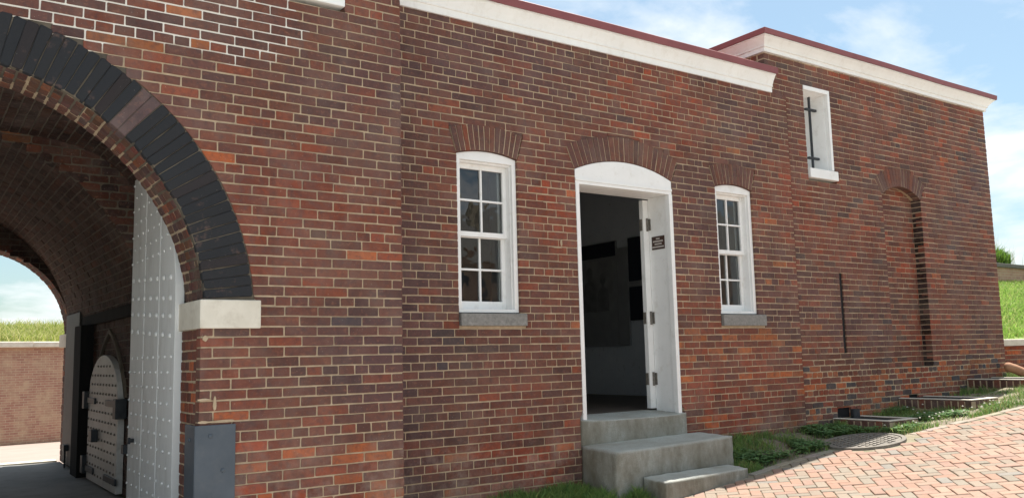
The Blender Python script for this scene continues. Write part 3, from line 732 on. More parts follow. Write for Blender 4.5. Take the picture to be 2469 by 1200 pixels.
def toneB(u, v):
    if u < 3.62: return tone({'purple': 3, 'dark': 3, 'brown': 2, 'red': 0.6})  # darker bricks by the gatehouse corner: corner shade put into the tone
    if v < -0.80 and u < 5.4: return tone({'purple': 2, 'brown': 3, 'red': 4, 'pink': 1, 'orange': 0.35})
    if u > 6.55 and v < 0.25:
        if 6.6 < u < 7.7 and -0.25 < v < 0.25: return tone({'red': 5, 'brown': 2, 'orange': 2.2, 'purple': 0.5})
        if u > 8.0 and 0.1 < v: return tone({'brown': 3, 'purple': 2, 'orange': 1.6, 'dark': 1})
        return tone({'red': 6, 'brown': 3, 'orange': 1.5, 'purple': 1.2, 'dark': 0.4})
    if 4.75 < u < 5.22 and 0.75 < v < 1.5: return tone({'red': 6, 'brown': 2, 'purple': 1, 'orange': 0.4})
    if 6.6 < u < 7.25 and v < 0.9: return tone({'red': 5, 'brown': 3, 'purple': 1})
    if abs(u-4.3) < 0.6 and v < 0.26 and v > -0.15: return tone({'purple': 4, 'slate': 1.2, 'brown': 2, 'dark': 1})
    return tone({'purple': 4, 'brown': 4.5, 'red': 1.6, 'dark': 1.0, 'orange': 0.06, 'slate': 0.05})
HB = {0, 6, 13, 19, 25, 31, 37, 43, 49, 55}
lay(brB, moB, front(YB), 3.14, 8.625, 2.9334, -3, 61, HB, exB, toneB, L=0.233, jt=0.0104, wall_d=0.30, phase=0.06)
varch = lambda: tone({'purple': 5, 'brown': 3, 'dark': 0.8, 'red': 0.6})
for A in (W1, W2, DA): A.build(brB, moB, YB, varch)
for q in ((3.96, 4.67, 0.19, 0.266), (7.28, 8.0, 0.19, 0.266), (4.614, 4.672, 0.30, 0.43), (7.897, 8.005, 0.30, 0.43)): moB.box(q[0], q[1], YB+0.008, YB+0.25, q[2], q[3])
brB.finish(gh, 'brick', 'wall_bricks', 'brick', 300)
moB.build('wall', 'mortar', gh)
# cornice and roof edge of the guardhouse
def cornice(prof, name, mat, parent, path_pts, closed_end=True, bevel=0.0):
    """prof: list of (out, z); path_pts: list of (x, y, nx, ny) wall corner points with outward mitre vector"""
    b = MB(); n = len(prof); fine = []
    for p, q in zip(path_pts, path_pts[1:]):
        k = max(1, int(math.hypot(q[0]-p[0], q[1]-p[1])/0.45)); inner = tuple(0 if abs(p[i]-q[i]) > 1e-6 and i < 2 else None for i in range(2))
        fine.append(p)
        along_x = abs(p[0]-q[0]) > abs(p[1]-q[1])
        for i in range(1, k):
            w = i/k; fine.append((p[0]+(q[0]-p[0])*w, p[1]+(q[1]-p[1])*w, 0 if along_x else (p[2] or q[2]), (p[3] or q[3]) if along_x else 0))
    fine.append(path_pts[-1]); path_pts = fine
    for (X, Y, nx, ny) in path_pts:
        dz = 0.006*mnoise.noise(Vector((X*0.8, Y*0.8, 2.0)))+0.002*mnoise.noise(Vector((X*3.1, Y*3.1, 5.0)))
        for (o, z) in prof: b.v.append((X+nx*o, Y+ny*o, z+dz)); b.c.append((.2, .2, .2))
    for k in range(len(path_pts)-1):
        for i in range(n): b.f.append((k*n+i, (k+1)*n+i, (k+1)*n+(i+1) % n, k*n+(i+1) % n))
    b.f.append(tuple(range(n-1, -1, -1))); e = (len(path_pts)-1)*n; b.f.append(tuple(range(e, e+n)))
    return b.build(name, mat, parent)
CP = [(-0.02, 0.0), (0.020, 0.0), (0.022, 0.062), (0.034, 0.066), (0.036, 0.078), (0.030, 0.084), (0.040, 0.105), (0.052, 0.135), (0.068, 0.165), (0.082, 0.190), (0.090, 0.194), (0.090, 0.208), (-0.02, 0.208)]
RP = [(-0.1, 0.209), (0.096, 0.209), (0.1, 0.205), (0.108, 0.205), (0.112, 0.278), (0.104, 0.286), (-0.3, 0.291)]
Y3 = YB
e0, e1 = 3.10, 8.345
pp = [(e0, Y3, 0, -1), (e1, Y3, 0, -1)]
cornice([(o, z+3.020) for o, z in CP], 'cornice', 'cornice_paint', gh, pp)
cornice([(o, z+3.020) for o, z in RP], 'roof_edge', 'red_roof', gh, [(e0, Y3, 0, -1), (e1+0.02, Y3, 0, -1)])
rf = MB(); rf.add([(3.1, YB+0.2, 3.30), (8.26, YB+0.2, 3.30), (8.26, 12, 3.22), (3.1, 12, 3.22), (3.1, YB+0.2, 3.2), (8.26, YB+0.2, 3.2), (8.26, 12, 3.12), (3.1, 12, 3.12)], [(0, 1, 2, 3), (7, 6, 5, 4), (0, 4, 5, 1), (2, 6, 7, 3), (0, 3, 7, 4), (1, 5, 6, 2)])
rf.build('roof', 'red_roof', gh)
# sash windows
def sash_window(parent, A, zb, label):
    x0, x1 = A.xc-A.h, A.xc+A.h
    root = empty('window', (0, 0, 0), None, None); root.parent = parent; root.location = Vector((A.xc, YB, zb))-WLOC(parent)
    root['label'] = label
    f = MB(); yo = YB+0.026; yi = YB+0.19; t = 0.046
    n = 14; top = [(x0+0.002+(x1-x0-0.004)*i/n, A.top(x0+0.002+(x1-x0-0.004)*i/n)-0.004) for i in range(n+1)]
    f.box(x0+0.002, x0+t, yo, yi, zb+0.03, 1.745); f.box(x1-t, x1-0.002, yo, yi, zb+0.03, 1.745); f.box(x0+0.002, x1-0.002, yo, yi, zb, zb+0.03)
    f.prism([(x0+0.002, 1.745), (x1-0.002, 1.745)]+top[::-1], lambda p: (p[0], yo, p[1]), lambda p: (p[0], yi, p[1]))
    f.build('frame', 'white_paint', root, bevel=0.003)
    s_ = MB(); w = 0.010        # raised stop inside the frame
    s_.box(x1-t-w, x1-t-0.0005, yo+0.03, yi, zb+0.031, 1.744); s_.box(x0+t+0.0005, x0+t+w, yo+0.03, yi, zb+0.031, 1.744); s_.box(x0+t+w, x1-t-w, yo+0.03, yi, 1.728, 1.7445)
    s_.build('stop', 'white_paint', root, bevel=0.002)
    a, b_ = x0+t+w, x1-t-w
    def sash(nm, y, z0, z1, rail_b, rail_t):
        s = MB(); d = 0.036; sw = 0.038
        s.box(a, a+sw, y, y+d, z0, z1); s.box(b_-sw, b_, y, y+d, z0, z1); s.box(a+sw, b_-sw, y, y+d, z0, z0+rail_b); s.box(a+sw, b_-sw, y, y+d, z1-rail_t, z1)
        mz = (z0+rail_b+z1-rail_t)/2; mx_ = (a+b_)/2
        s.box(mx_-0.009, mx_+0.009, y+0.004, y+d-0.004, z0+rail_b, z1-rail_t)
        s.box(a+sw, mx_-0.009, y+0.005, y+d-0.005, mz-0.009, mz+0.009); s.box(mx_+0.009, b_-sw, y+0.005, y+d-0.005, mz-0.009, mz+0.009)
        o = s.build(nm, 'white_paint', root, bevel=0.002)
        for (p0, p1) in ((a+sw, mx_-0.009), (mx_+0.009, b_-sw)):
            for (q0, q1) in ((z0+rail_b, mz-0.009), (mz+0.009, z1-rail_t)):
                tl = rnd(-0.0015, 0.0015); tl2 = rnd(-0.0015, 0.0015)
                g_ = MB(); yy = y+d*0.6
                g_.add([(p0, yy+tl, q0), (p1, yy-tl, q0), (p1, yy-tl+tl2, q1), (p0, yy+tl+tl2, q1)], [(0, 1, 2, 3)])
                g_.build('pane', 'glass', root)
        return o
    sash('upper_sash', YB+0.112, 1.068, 1.728, 0.045, 0.043)
    sash('lower_sash', YB+0.152, zb+0.032, 1.10, 0.075, 0.038)
    return root
wn1 = sash_window(gh, W1, 0.382, 'wide sash window between the gate wall and the doorway')
wn2 = sash_window(gh, W2, 0.395, 'narrow looking sash window beyond the doorway')
for (x0, x1, zt) in ((3.962, 4.668, 0.379), (7.288, 7.997, 0.392)):
    b = MB(); b.hexa([(x0, YB-0.03, 0.262), (x1, YB-0.03, 0.262), (x1, YB+0.2, 0.262), (x0, YB+0.2, 0.262), (x0, YB-0.028, zt-0.006), (x1, YB-0.028, zt-0.006), (x1, YB+0.2, zt), (x0, YB+0.2, zt)])
    b.build('window_sill', 'sill_stone', gh, bevel=0.008)
# doorway
dw = empty('doorway', (0, 0, 0), None, None); dw.parent = gh; dw.location = Vector((5.95, YB, -0.6))-WLOC(gh)
x0, x1 = 5.303, 6.612; DZ = -0.598; YD = 6.775
b = MB(); n = 24
top = [(x0+(x1-x0)*i/n, DA.top(min(max(x0+(x1-x0)*i/n, DA.xc-DA.h), DA.xc+DA.h))-0.004) for i in range(n+1)]
b.prism([(x0, 1.700), (x1, 1.700)]+top[::-1], lambda p: (p[0], YB+0.006, p[1]), lambda p: (p[0], YB+0.05, p[1])); b.build('fanlight_panel', 'white_paint', dw, bevel=0.003)
b = MB(); b.box(x0, x1, YB-0.004, YB+0.06, 1.672, 1.6995); b.box(x0, x1, YB+0.003, YB+0.06, 1.640, 1.6715); b.build('lintel_moulding', 'white_paint', dw, bevel=0.003)
b = MB(); b.box(x0, x0+0.045, YB-0.003, YB+0.06, DZ-0.05, 1.6395); b.build('door_jamb', 'white_paint', dw, bevel=0.004)
b = MB(); b.box(x1-0.05, x1, YB-0.003, YB+0.06, DZ-0.05, 1.6395); b.build('door_jamb', 'white_paint', dw, bevel=0.004)
b = MB(); b.box(x0-0.03, x0+0.03, YB+0.061, YD, DZ-0.05, 1.66); b.build('door_reveal', 'white_paint', dw)
b = MB(); b.box(x1-0.035, x1+0.03, YB+0.061, YD, DZ-0.05, 1.66); b.build('door_reveal', 'white_paint', dw)
b = MB(); b.box(x0+0.031, x1-0.036, YB+0.061, YD, 1.639, 1.70); b.build('head_lining', 'white_paint', dw)
dl = bx('door_leaf', 'white_paint', dw, 6.505, 7.50, YD+0.006, YD+0.066, DZ+0.012, 1.63, 0.004)
for zh in (1.36, 0.36, -0.28):
    h = MB(); h.box(6.570, 6.5765, YD-0.032, YD-0.003, zh-0.062, zh+0.062); h.cyl((6.553, YD+0.001, zh-0.07), (6.553, YD+0.001, zh+0.07), 0.012, n=8); h.box(6.499, 6.5045, YD+0.022, YD+0.062, zh-0.062, zh+0.062)
    h.build('hinge', 'hinge_iron', dl)
pl = empty('plaque', (x1-0.036, 6.62, 1.08), 'small brown plaque with pale lettering on the white door reveal', 'sign')
XP = x1-0.035
MB().box(XP-0.006, XP-0.0005, 6.545, 6.735, 1.082, 1.222).build('plate', 'sign_brown', pl, bevel=0.002)
b = MB()
for (zc, y0, y1, ng) in ((1.196, 6.612, 6.668, 4), (1.168, 6.565, 6.715, 10), (1.139, 6.585, 6.69, 8), (1.108, 6.553, 6.727, 12)):
    w = (y1-y0)/ng
    for i in range(ng):
        b.add([(XP-0.0066, y1-i*w, zc-0.008), (XP-0.0066, y1-i*w-w*0.78, zc-0.008), (XP-0.0066, y1-i*w-w*0.78, zc+0.008), (XP-0.0066, y1-i*w, zc+0.008)], [(0, 1, 2, 3)])
b.build('lettering', 'sign_white', pl)
# the room behind
RX0, RX1, RY0, RY1 = 3.45, 8.52, 6.76, 11.4
b = MB(); b.box(RX0, RX1, 6.865, RY1, DZ-0.06, DZ-0.004); b.build('room_floor', 'wood_floor', gh)
b = MB(); b.box(RX1, RX1+0.08, 6.50, RY1, DZ, 2.85); b.build('partition', 'whitewash', gh)
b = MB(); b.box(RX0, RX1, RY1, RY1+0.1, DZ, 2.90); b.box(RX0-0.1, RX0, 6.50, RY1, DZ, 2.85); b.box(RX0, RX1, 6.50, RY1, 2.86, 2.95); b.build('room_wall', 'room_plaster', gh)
bx('baseboard', 'whitewash', gh, RX1-0.03, RX1-0.001, RY0, RY1, DZ, -0.33, 0.004)
for (A, zb) in ((W1, 0.38), (W2, 0.39)):      # splayed inner reveals of the windows
    b = MB(); x0_, x1_ = A.xc-A.h, A.xc+A.h
    b.hexa([(x1_-0.10, YB+0.195, zb), (x1_+0.1, YB+0.195, zb), (x1_+0.2, YB+0.46, zb), (x1_-0.01, YB+0.46, zb), (x1_-0.10, YB+0.195, 1.8), (x1_+0.1, YB+0.195, 1.8), (x1_+0.2, YB+0.46, 1.8), (x1_-0.01, YB+0.46, 1.8)])
    b.box(x0_, x1_, YB+0.17, YB+0.46, zb-0.1, zb); b.box(x0_-0.2, x0_, YB+0.17, YB+0.46, zb, 1.8)
    b.build('inner_reveal', 'white_paint', gh)
ppn = empty('display_panel', (RX1-0.07, 9.9, 0.15), 'dim display panel with a portrait print inside the dark doorway', 'display panel')
PX = RX1-0.06
bx('board', 'panel_pale', ppn, PX, PX+0.03, 9.42, 10.95, 0.10, 1.62, 0.003)
bx('header_band', 'panel_dark', ppn, PX-0.006, PX-0.001, 9.43, 10.94, 1.40, 1.61, 0.0)
bx('photo_ground', 'print_ground', ppn, PX-0.004, PX-0.001, 9.50, 10.30, 0.60, 1.36, 0.0)
b = MB()
for (yc, zc, r) in ((10.02, 1.18, 0.075), (9.72, 1.08, 0.065)):
    b.add([(PX-0.006, yc+r*math.cos(2*PI*i/18), zc+1.3*r*math.sin(2*PI*i/18)) for i in range(18)], [tuple(range(18))])
    sh_ = [(-1.9, 0.61), (1.9, 0.61), (1.95, zc-0.28), (1.6, zc-0.16), (0.45, zc-0.11), (0.4, zc-0.07), (-0.4, zc-0.07), (-0.45, zc-0.11), (-1.6, zc-0.16), (-1.95, zc-0.28)]
    b.add([(PX-0.0055, yc-p*r, q) for p, q in sh_], [tuple(range(10))])
b.build('print', 'print_ink', ppn)
pp2 = empty('display_panel', (RX1-0.07, 8.9, 0.15), 'dark display panel next to the open door leaf', 'display panel')
bx('board', 'panel_dark', pp2, PX-0.002, PX+0.028, 8.45, 9.16, 0.45, 1.62, 0.003)
bx('caption_strip', 'panel_pale', pp2, PX-0.010, PX-0.003, 8.46, 9.15, 0.92, 1.00, 0.0)
bx('frame_post', 'panel_pale', pp2, PX-0.01, PX+0.03, 9.18, 9.40, 0.10, 1.50, 0.003)
# ------------------------------------------------------------------ cell block
cb = empty('cell_block', (11.0, YB, -0.9), 'taller brick block with a barred cell window and a bricked niche', 'building')
brC, moC = Bricks(), MB()
NI = Arch(10.508, 11.425, 1.985, 0.14, 0.249, 17)
CW = (8.972, 9.492); XR = 13.372
def exC(v):
    o = []
    if v < 3.045: o.append((8.0, 8.632))
    if 2.19 < v < 3.225: o.append((CW[0], CW[1]+0.012))
    elif 2.055 < v <= 2.19: o.append((CW[0], 9.545))
    if v > -0.265:
        h = NI.half(v)
        if h > 0: o.append((NI.xc-h, NI.xc+h))
    if -0.088 < v < 0.925: o.append((9.45, 9.515))
    if -0.86 < v < -0.722: o.append((9.235, 9.50))
    if -0.70 < v < -0.615: o.append((10.78, 11.0))
    return o
def toneCB(u, v):
    lim = -0.16+0.05*math.sin(u*3.1)-0.12*(u < 10.2)
    if v < lim: return tone({'orange': 4.2, 'red': 3, 'brown': 1.4, 'blue': 1.5, 'slate': 0.6, 'purple': 1, 'dark': 0.6})
    if v < 0.25 and u < 9.4: return tone({'red': 3, 'brown': 3, 'purple': 2, 'orange': 0.3})
    if u > 12.2 and v < 0.05: return tone({'red': 3, 'brown': 3, 'orange': 1.2, 'purple': 1})
    return tone({'purple': 4, 'brown': 4, 'red': 1.6, 'dark': 1.4, 'slate': 0.35, 'orange': 0.06})
HC = {-3, 3, 10, 17, 23, 30, 36, 42, 48, 53}
lay(brC, moC, front(YB+0.004), 8.262, XR, 2.905, -9, 43, HC, exC, toneCB, L=0.229, jt=0.0102, wall_d=0.30, phase=0.11)
lay(brC, moC, front(YB+0.004), 8.632, XR, 2.905, 44, 56, {46, 49, 52, 55}, exC, toneCB, L=0.200, jt=0.0125, wall_d=0.30, phase=0.05, wear=1.6)
NI.build(brC, moC, YB+0.004, varch)
# side of the block above the guardhouse roof, and its far end
lay(brC, moC, lambda u, v, n: (8.262-n, -u, v), -9.5, -YB-0.115, 2.905, -9, -1, HC, lambda v: [], toneCB, L=0.229, wall_d=0.1, cand=True)
lay(brC, moC, lambda u, v, n: (XR+n, u, v), YB+0.115, 11.5, 2.905, -9, 52, HC, lambda v: [], toneCB, L=0.229, wall_d=0.15, cand=False)
# niche back and its dark right cheek
ND = 0.145
def exN(v):
    return [] if v < NI.zs else [(10, NI.xc-NI.half(v)), (NI.xc+NI.half(v), 12)]
lay(brC, moC, front(YB+ND), 10.40, 11.50, 2.905, 8, 46, HC, lambda v: [], toneCB, L=0.229, wall_d=0.1, phase=0.05, depth=0.06)
lay(brC, moC, lambda u, v, n: (11.427-n, -u, v), -YB-ND, -YB-0.105, 2.905, 12, 45, set(), lambda v: [], lambda u, v: (0.035, 0.024, 0.024), L=0.4, wall_d=0.05, depth=0.03, cand=False) if False else None
ck = Bricks()
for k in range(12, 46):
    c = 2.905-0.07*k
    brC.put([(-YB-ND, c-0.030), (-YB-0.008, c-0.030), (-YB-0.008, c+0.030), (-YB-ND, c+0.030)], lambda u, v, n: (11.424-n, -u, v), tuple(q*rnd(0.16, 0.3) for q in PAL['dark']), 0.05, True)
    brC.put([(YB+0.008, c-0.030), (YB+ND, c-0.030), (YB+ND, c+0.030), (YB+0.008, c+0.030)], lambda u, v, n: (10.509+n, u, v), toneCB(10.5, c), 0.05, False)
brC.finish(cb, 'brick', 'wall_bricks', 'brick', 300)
moC.build('wall', 'mortar', cb)
for q in ((9.4505, 9.5145, YB+0.022, YB+0.30, -0.09, 0.925), (9.236, 9.499, YB+0.03, YB+0.3, -0.93, -0.70), (10.781, 10.999, YB+0.03, YB+0.3, -0.75, -0.60)):
    MB().box(*q).build('slot_shade', 'shade_black', cb)  # black fill just behind the face, painted stand-in for the slot's dark depth
b = MB()
s2 = math.sqrt(0.5)
pth = [(8.262, 11.5, -1, 0), (8.262, YB, -1, -1), (XR, YB, 1, -1), (XR, 11.5, 1, 0)]
cornice([(o*1.45+0.002, z*0.80+3.507) for o, z in CP], 'cornice', 'cornice_paint', cb, pth)
cornice([(o*1.36+0.002, z*0.86+3.498) for o, z in RP], 'roof_edge', 'red_roof', cb, pth)
b = MB(); b.box(8.28, XR-0.02, YB+0.05, 11.5, 3.58, 3.735); b.build('roof', 'red_roof', cb)
b = MB(); b.box(8.30, XR-0.2, 11.3, 11.5, -1.2, 3.57); b.build('rear_wall', 'mortar', cb)
# barred cell window: deep white lining, square iron bar with two cross straps
cw = empty('cell_window', (0, 0, 0), None, None); cw.parent = cb; cw.location = Vector((9.23, YB, 2.1))-WLOC(cb)
b = MB()
b.box(CW[1]-0.045, CW[1], YB-0.004, YB+0.05, 2.19, 3.218); b.box(CW[0]+0.001, CW[1]-0.046, YB-0.004, YB+0.05, 3.165, 3.218)
b.build('frame', 'white_paint', cw, bevel=0.004)
b = MB()
b.hexa([(CW[1]-0.055, YB+0.051, 2.14), (CW[1]+0.02, YB+0.051, 2.14), (CW[1]+0.02, YB+0.42, 2.14), (CW[1]-0.10, YB+0.42, 2.14), (CW[1]-0.055, YB+0.051, 3.2), (CW[1]+0.02, YB+0.051, 3.2), (CW[1]+0.02, YB+0.42, 3.2), (CW[1]-0.10, YB+0.42, 3.2)])
b.box(CW[0]-0.03, CW[0]+0.005, YB+0.03, YB+0.42, 2.14, 3.2)
b.hexa([(CW[0]+0.006, YB+0.052, 3.164), (CW[1]-0.056, YB+0.052, 3.164), (CW[1]-0.09, YB+0.42, 3.10), (CW[0]+0.006, YB+0.42, 3.10), (CW[0]+0.006, YB+0.052, 3.2), (CW[1]-0.056, YB+0.052, 3.2), (CW[1]-0.09, YB+0.42, 3.2), (CW[0]+0.006, YB+0.42, 3.2)])
b.box(CW[0], CW[1]-0.01, YB+0.40, YB+0.44, 2.1, 3.2)
b.build('lining', 'white_paint', cw)
b = MB(); b.hexa([(8.978, YB-0.028, 2.060), (9.538, YB-0.028, 2.060), (9.538, YB+0.45, 2.060), (8.978, YB+0.45, 2.060), (8.978, YB-0.026, 2.178), (9.538, YB-0.026, 2.178), (9.538, YB+0.45, 2.190), (8.978, YB+0.45, 2.190)])
b.build('sill', 'white_paint', cw, bevel=0.006)
MB().cyl((9.285, YB+0.155, 2.18), (9.285, YB+0.155, 3.15), 0.017, n=8).build('bar', 'iron', cw)
for z in (2.985, 2.36): MB().box(9.20, 9.41, YB+0.137, YB+0.173, z-0.014, z+0.014).build('cross_strap', 'iron', cw, bevel=0.004)
def smear(name, parent, Y, x, z, w, h, mat='mortar'):
    n = 14; pts = []
    for i in range(n):
        a = 2*PI*i/n; k = rnd(0.7, 1.0); pts.append((x+w/2*k*math.cos(a), z+h/2*k*math.sin(a)))
    b = MB(); b.prism(pts, lambda p: (p[0], Y-0.0055-rnd(0, .002), p[1]), lambda p: (p[0], Y+0.006, p[1])); b.build(name, mat, parent)
for (x, z, w, h) in ((4.93, 1.425, 0.08, 0.016), (5.13, 1.43, 0.10, 0.015), (5.10, 1.05, 0.03, 0.08), (5.05, 1.00, 0.13, 0.016)): smear('mortar_smear', gh, YB, x, z, w, h)
for (x, z, w, h) in ((1.73, -0.265, 0.03, 0.10), (1.66, -0.24, 0.10, 0.02), (1.66, 0.16, 0.04, 0.045), (1.78, -0.385, 0.22, 0.022), (1.66, -0.385, 0.10, 0.02)): smear('mortar_smear', gate, YA, x, z, w, h)
# ------------------------------------------------------------------ stone steps
def stone(name, P, label, dip=0.0):
    me = bpy.data.meshes.new(name); bm = bmesh.new()
    vv = [bm.verts.new(p) for p in P]
    for f in [(0,3,2,1),(4,5,6,7),(0,1,5,4),(1,2,6,5),(2,3,7,6),(3,0,4,7)]: bm.faces.new([vv[i] for i in f])
    bmesh.ops.subdivide_edges(bm, edges=bm.edges[:], cuts=15, use_grid_fill=True)
    x0, x1 = P[0][0], P[1][0]; yf = P[4][1]; org = Vector(((x0+x1)/2, (P[0][1]+P[3][1])/2, min(p[2] for p in P)))
    bm.normal_update()
    for v in bm.verts:
        w = v.co.copy(); n = v.normal
        ed = (abs(n.x) > 0.3)+(abs(n.y) > 0.3)+(abs(n.z) > 0.3)
        k = 0.004*mnoise.noise(w*9)+0.0025*mnoise.noise(w*31)
        if ed > 1: k -= 0.007+0.011*max(mnoise.noise(w*13), 0)
        if dip and n.z > 0.3:
            u = (w.x-(x0+x1)/2)/((x1-x0)/2); v.co.z -= dip*max(0, 1-u*u)*max(0, 1-(w.y-yf)/0.35)
        v.co += n*k
    for v in bm.verts: v.co -= org
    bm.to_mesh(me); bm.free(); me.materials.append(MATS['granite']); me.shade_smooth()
    o = bpy.data.objects.new(name, me); C.objects.link(o); o.location = org
    tag(o, label, 'step', 'granite door steps'); return o
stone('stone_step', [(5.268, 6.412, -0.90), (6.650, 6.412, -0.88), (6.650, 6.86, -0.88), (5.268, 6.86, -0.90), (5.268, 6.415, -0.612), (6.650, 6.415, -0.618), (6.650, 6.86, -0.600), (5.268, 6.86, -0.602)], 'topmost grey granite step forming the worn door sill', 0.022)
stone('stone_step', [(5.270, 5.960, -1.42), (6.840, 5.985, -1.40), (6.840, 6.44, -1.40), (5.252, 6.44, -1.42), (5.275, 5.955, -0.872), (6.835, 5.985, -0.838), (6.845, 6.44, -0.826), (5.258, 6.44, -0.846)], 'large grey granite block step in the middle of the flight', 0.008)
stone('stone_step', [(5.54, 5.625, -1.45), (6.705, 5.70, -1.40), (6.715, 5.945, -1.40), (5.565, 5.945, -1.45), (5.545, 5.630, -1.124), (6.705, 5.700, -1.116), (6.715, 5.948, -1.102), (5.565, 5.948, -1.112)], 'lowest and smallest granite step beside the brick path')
# ------------------------------------------------------------------ area wells, manhole, pipe
def well(x0, x1, y0, zt, h, label):
    r = empty('window_well', ((x0+x1)/2, (y0+YB)/2, zt-h), label, 'window well', 'brick window wells along the wall foot')
    br, mo = Bricks(), MB(); t = 0.095
    mo.box(x0+.004, x0+t, y0+.004, YB-0.01, zt-h-0.15, zt-0.012); mo.box(x1-t, x1-.004, y0+.004, YB-0.01, zt-h-0.15, zt-0.012); mo.box(x0+t, x1-t, y0+.004, y0+t, zt-h-0.15, zt-0.012)
    def tn(): return tone({'dark': 3, 'purple': 2.5, 'brown': 2, 'red': 0.9})
    n = max(3, int((YB-0.02-y0)/0.082)); w = (YB-0.02-y0)/n
    for i in range(n):
        a = y0+i*w+0.007; b_ = y0+(i+1)*w-0.007
        br.put([(-b_, zt-h), (-a, zt-h), (-a, zt), (-b_, zt)], lambda u, v, nn_: (x0-nn_, -u, v), tn(), t, True, 0.005, 1.4)
        br.put([(a, zt-h), (b_, zt-h), (b_, zt), (a, zt)], lambda u, v, nn_: (x1+nn_, u, v), tn(), t, True, 0.005, 1.4)
    n = max(3, int((x1-x0-2*t)/0.082)); w = (x1-x0-2*t)/n
    for i in range(n):
        a = x0+t+i*w+0.007; b_ = x0+t+(i+1)*w-0.007
        br.put([(a, zt-h), (b_, zt-h), (b_, zt), (a, zt)], lambda u, v, nn_: (u, y0-nn_, v), tn(), t, True, 0.005, 1.4)
    br.finish(r, 'brick', 'hidden_bricks', 'brick', 60)
    mo.build('mortar_bed', 'mortar', r)
    c = MB(); c.box(x0+0.004, x0+t-0.012, y0+0.004, YB-0.012, zt-0.0005, zt+0.010); c.box(x1-t+0.012, x1-0.004, y0+0.004, YB-0.012, zt-0.0005, zt+0.010); c.box(x0+t-0.0115, x1-t+0.0115, y0+0.004, y0+t-0.012, zt-0.0005, zt+0.010)
    c.build('render_coat', 'limestone', r, bevel=0.003)
    v_ = MB(); v_.box(x0+t, x1-t, y0+t, YB-0.015, zt-h-0.14, zt-0.004); v_.build('shaft_shade', 'shade_black', r)  # solid black block near the rim, painted stand-in for shade in the well
well(9.10, 9.68, 5.70, -0.835, 0.12, 'brick window well nearest the steps, half hidden in grass')
well(10.50, 11.15, 5.50, -0.665, 0.115, 'middle brick window well with a sloping dark opening')
well(12.20, 12.95, 5.55, -0.485, 0.115, 'far brick window well beside the clay drain pipe')
b = MB(); b.box(9.36, 9.50, YB-0.03, YB+0.03, -0.86, -0.735)
MB().cyl((9.44, YB-0.09, -0.86), (9.44, YB-0.09, -0.735), 0.055, n=12).build('vent_pipe', 'iron')
tag(bpy.data.objects['vent_pipe'], 'short black pipe stub standing in the first window well', 'pipe')
def pipe():
    r = empty('drain_pipe', (13.2, 6.2, -0.48), 'slanting terracotta drain pipe resting at the corner of the far building', 'pipe')
    P = [Vector((13.085, 6.335, -0.322)), Vector((13.10, 6.32, -0.325)), Vector((13.13, 6.30, -0.335)), Vector((13.20, 6.24, -0.372)), Vector((13.30, 6.15, -0.435)), Vector((13.42, 6.05, -0.51)), Vector((13.56, 5.94, -0.59))]
    RR = [0.03, 0.055, 0.066, 0.068, 0.068, 0.068, 0.068]
    b = MB(); n = 14; k = 0
    for i, p in enumerate(P):
        d = (P[min(i+1, len(P)-1)]-P[max(i-1, 0)]).normalized(); a = d.cross(Vector((0.6, 0.8, 0))).normalized(); c = d.cross(a)
        for j in range(n): b.v.append(tuple(p+(a*math.cos(2*PI*j/n)+c*math.sin(2*PI*j/n))*RR[i])); b.c.append((.2, .2, .2))
    for i in range(len(P)-1):
        for j in range(n): b.f.append((i*n+j, i*n+(j+1) % n, (i+1)*n+(j+1) % n, (i+1)*n+j))
    b.f.append(tuple(range(n-1, -1, -1))); b.f.append(tuple(range((len(P)-1)*n, len(P)*n)))
    b.build('bend', 'terracotta', r, smooth=True)
    MB().cyl((13.50, 5.985, -0.56), (13.58, 5.92, -0.605), 0.084, n=14).build('collar', 'terracotta', r, smooth=False)
pipe()
MC = (8.50, 5.64); mr = 0.42
mh = empty('manhole_cover', (MC[0], MC[1], path_z(MC[0])), 'round rusty manhole cover at the edge of lawn and path', 'manhole cover')
def mz(x, y): return lawn_z(x, max(y, interp(EDGE, x)))*0.5+path_z(x)*0.5+0.035
def disc(nm, r0, r1, z0, z1, mat, n=40):
    b = MB(); V = []
    for (r, z) in ((r1, z0), (r1, z1), (r0, z1), (r0, z0)):
        for i in range(n):
            a = 2*PI*i/n; x, y = MC[0]+r*math.cos(a), MC[1]+r*math.sin(a); V.append((x, y, path_z(x)-0.02*(y-5.6)+z))
    F = [(k*n+i, k*n+(i+1) % n, (k+1)*n+(i+1) % n, (k+1)*n+i) for k in range(3) for i in range(n)]
    if r0 == 0: F = [f for f in F]
    b.add(V, F); return b.build(nm, mat, mh)
disc('rim', mr-0.045, mr, -0.05, 0.012, 'cast_iron'); disc('lid', 0.001, mr-0.052, -0.05, 0.006, 'cast_iron')
b = MB()
for i in range(-5, 6):
    for j in range(-5, 6):
        x, y = i*0.068+(0.034 if j % 2 else 0), j*0.064
        if math.hypot(x, y) < mr-0.09:
            X, Y = MC[0]+x, MC[1]+y; z = path_z(X)-0.02*(Y-5.6)+0.006; b.box(X-0.020, X+0.020, Y-0.013, Y+0.013, z-0.004, z+0.007)
b.build('tread_lugs', 'cast_iron', mh)['kind'] = 'stuff'
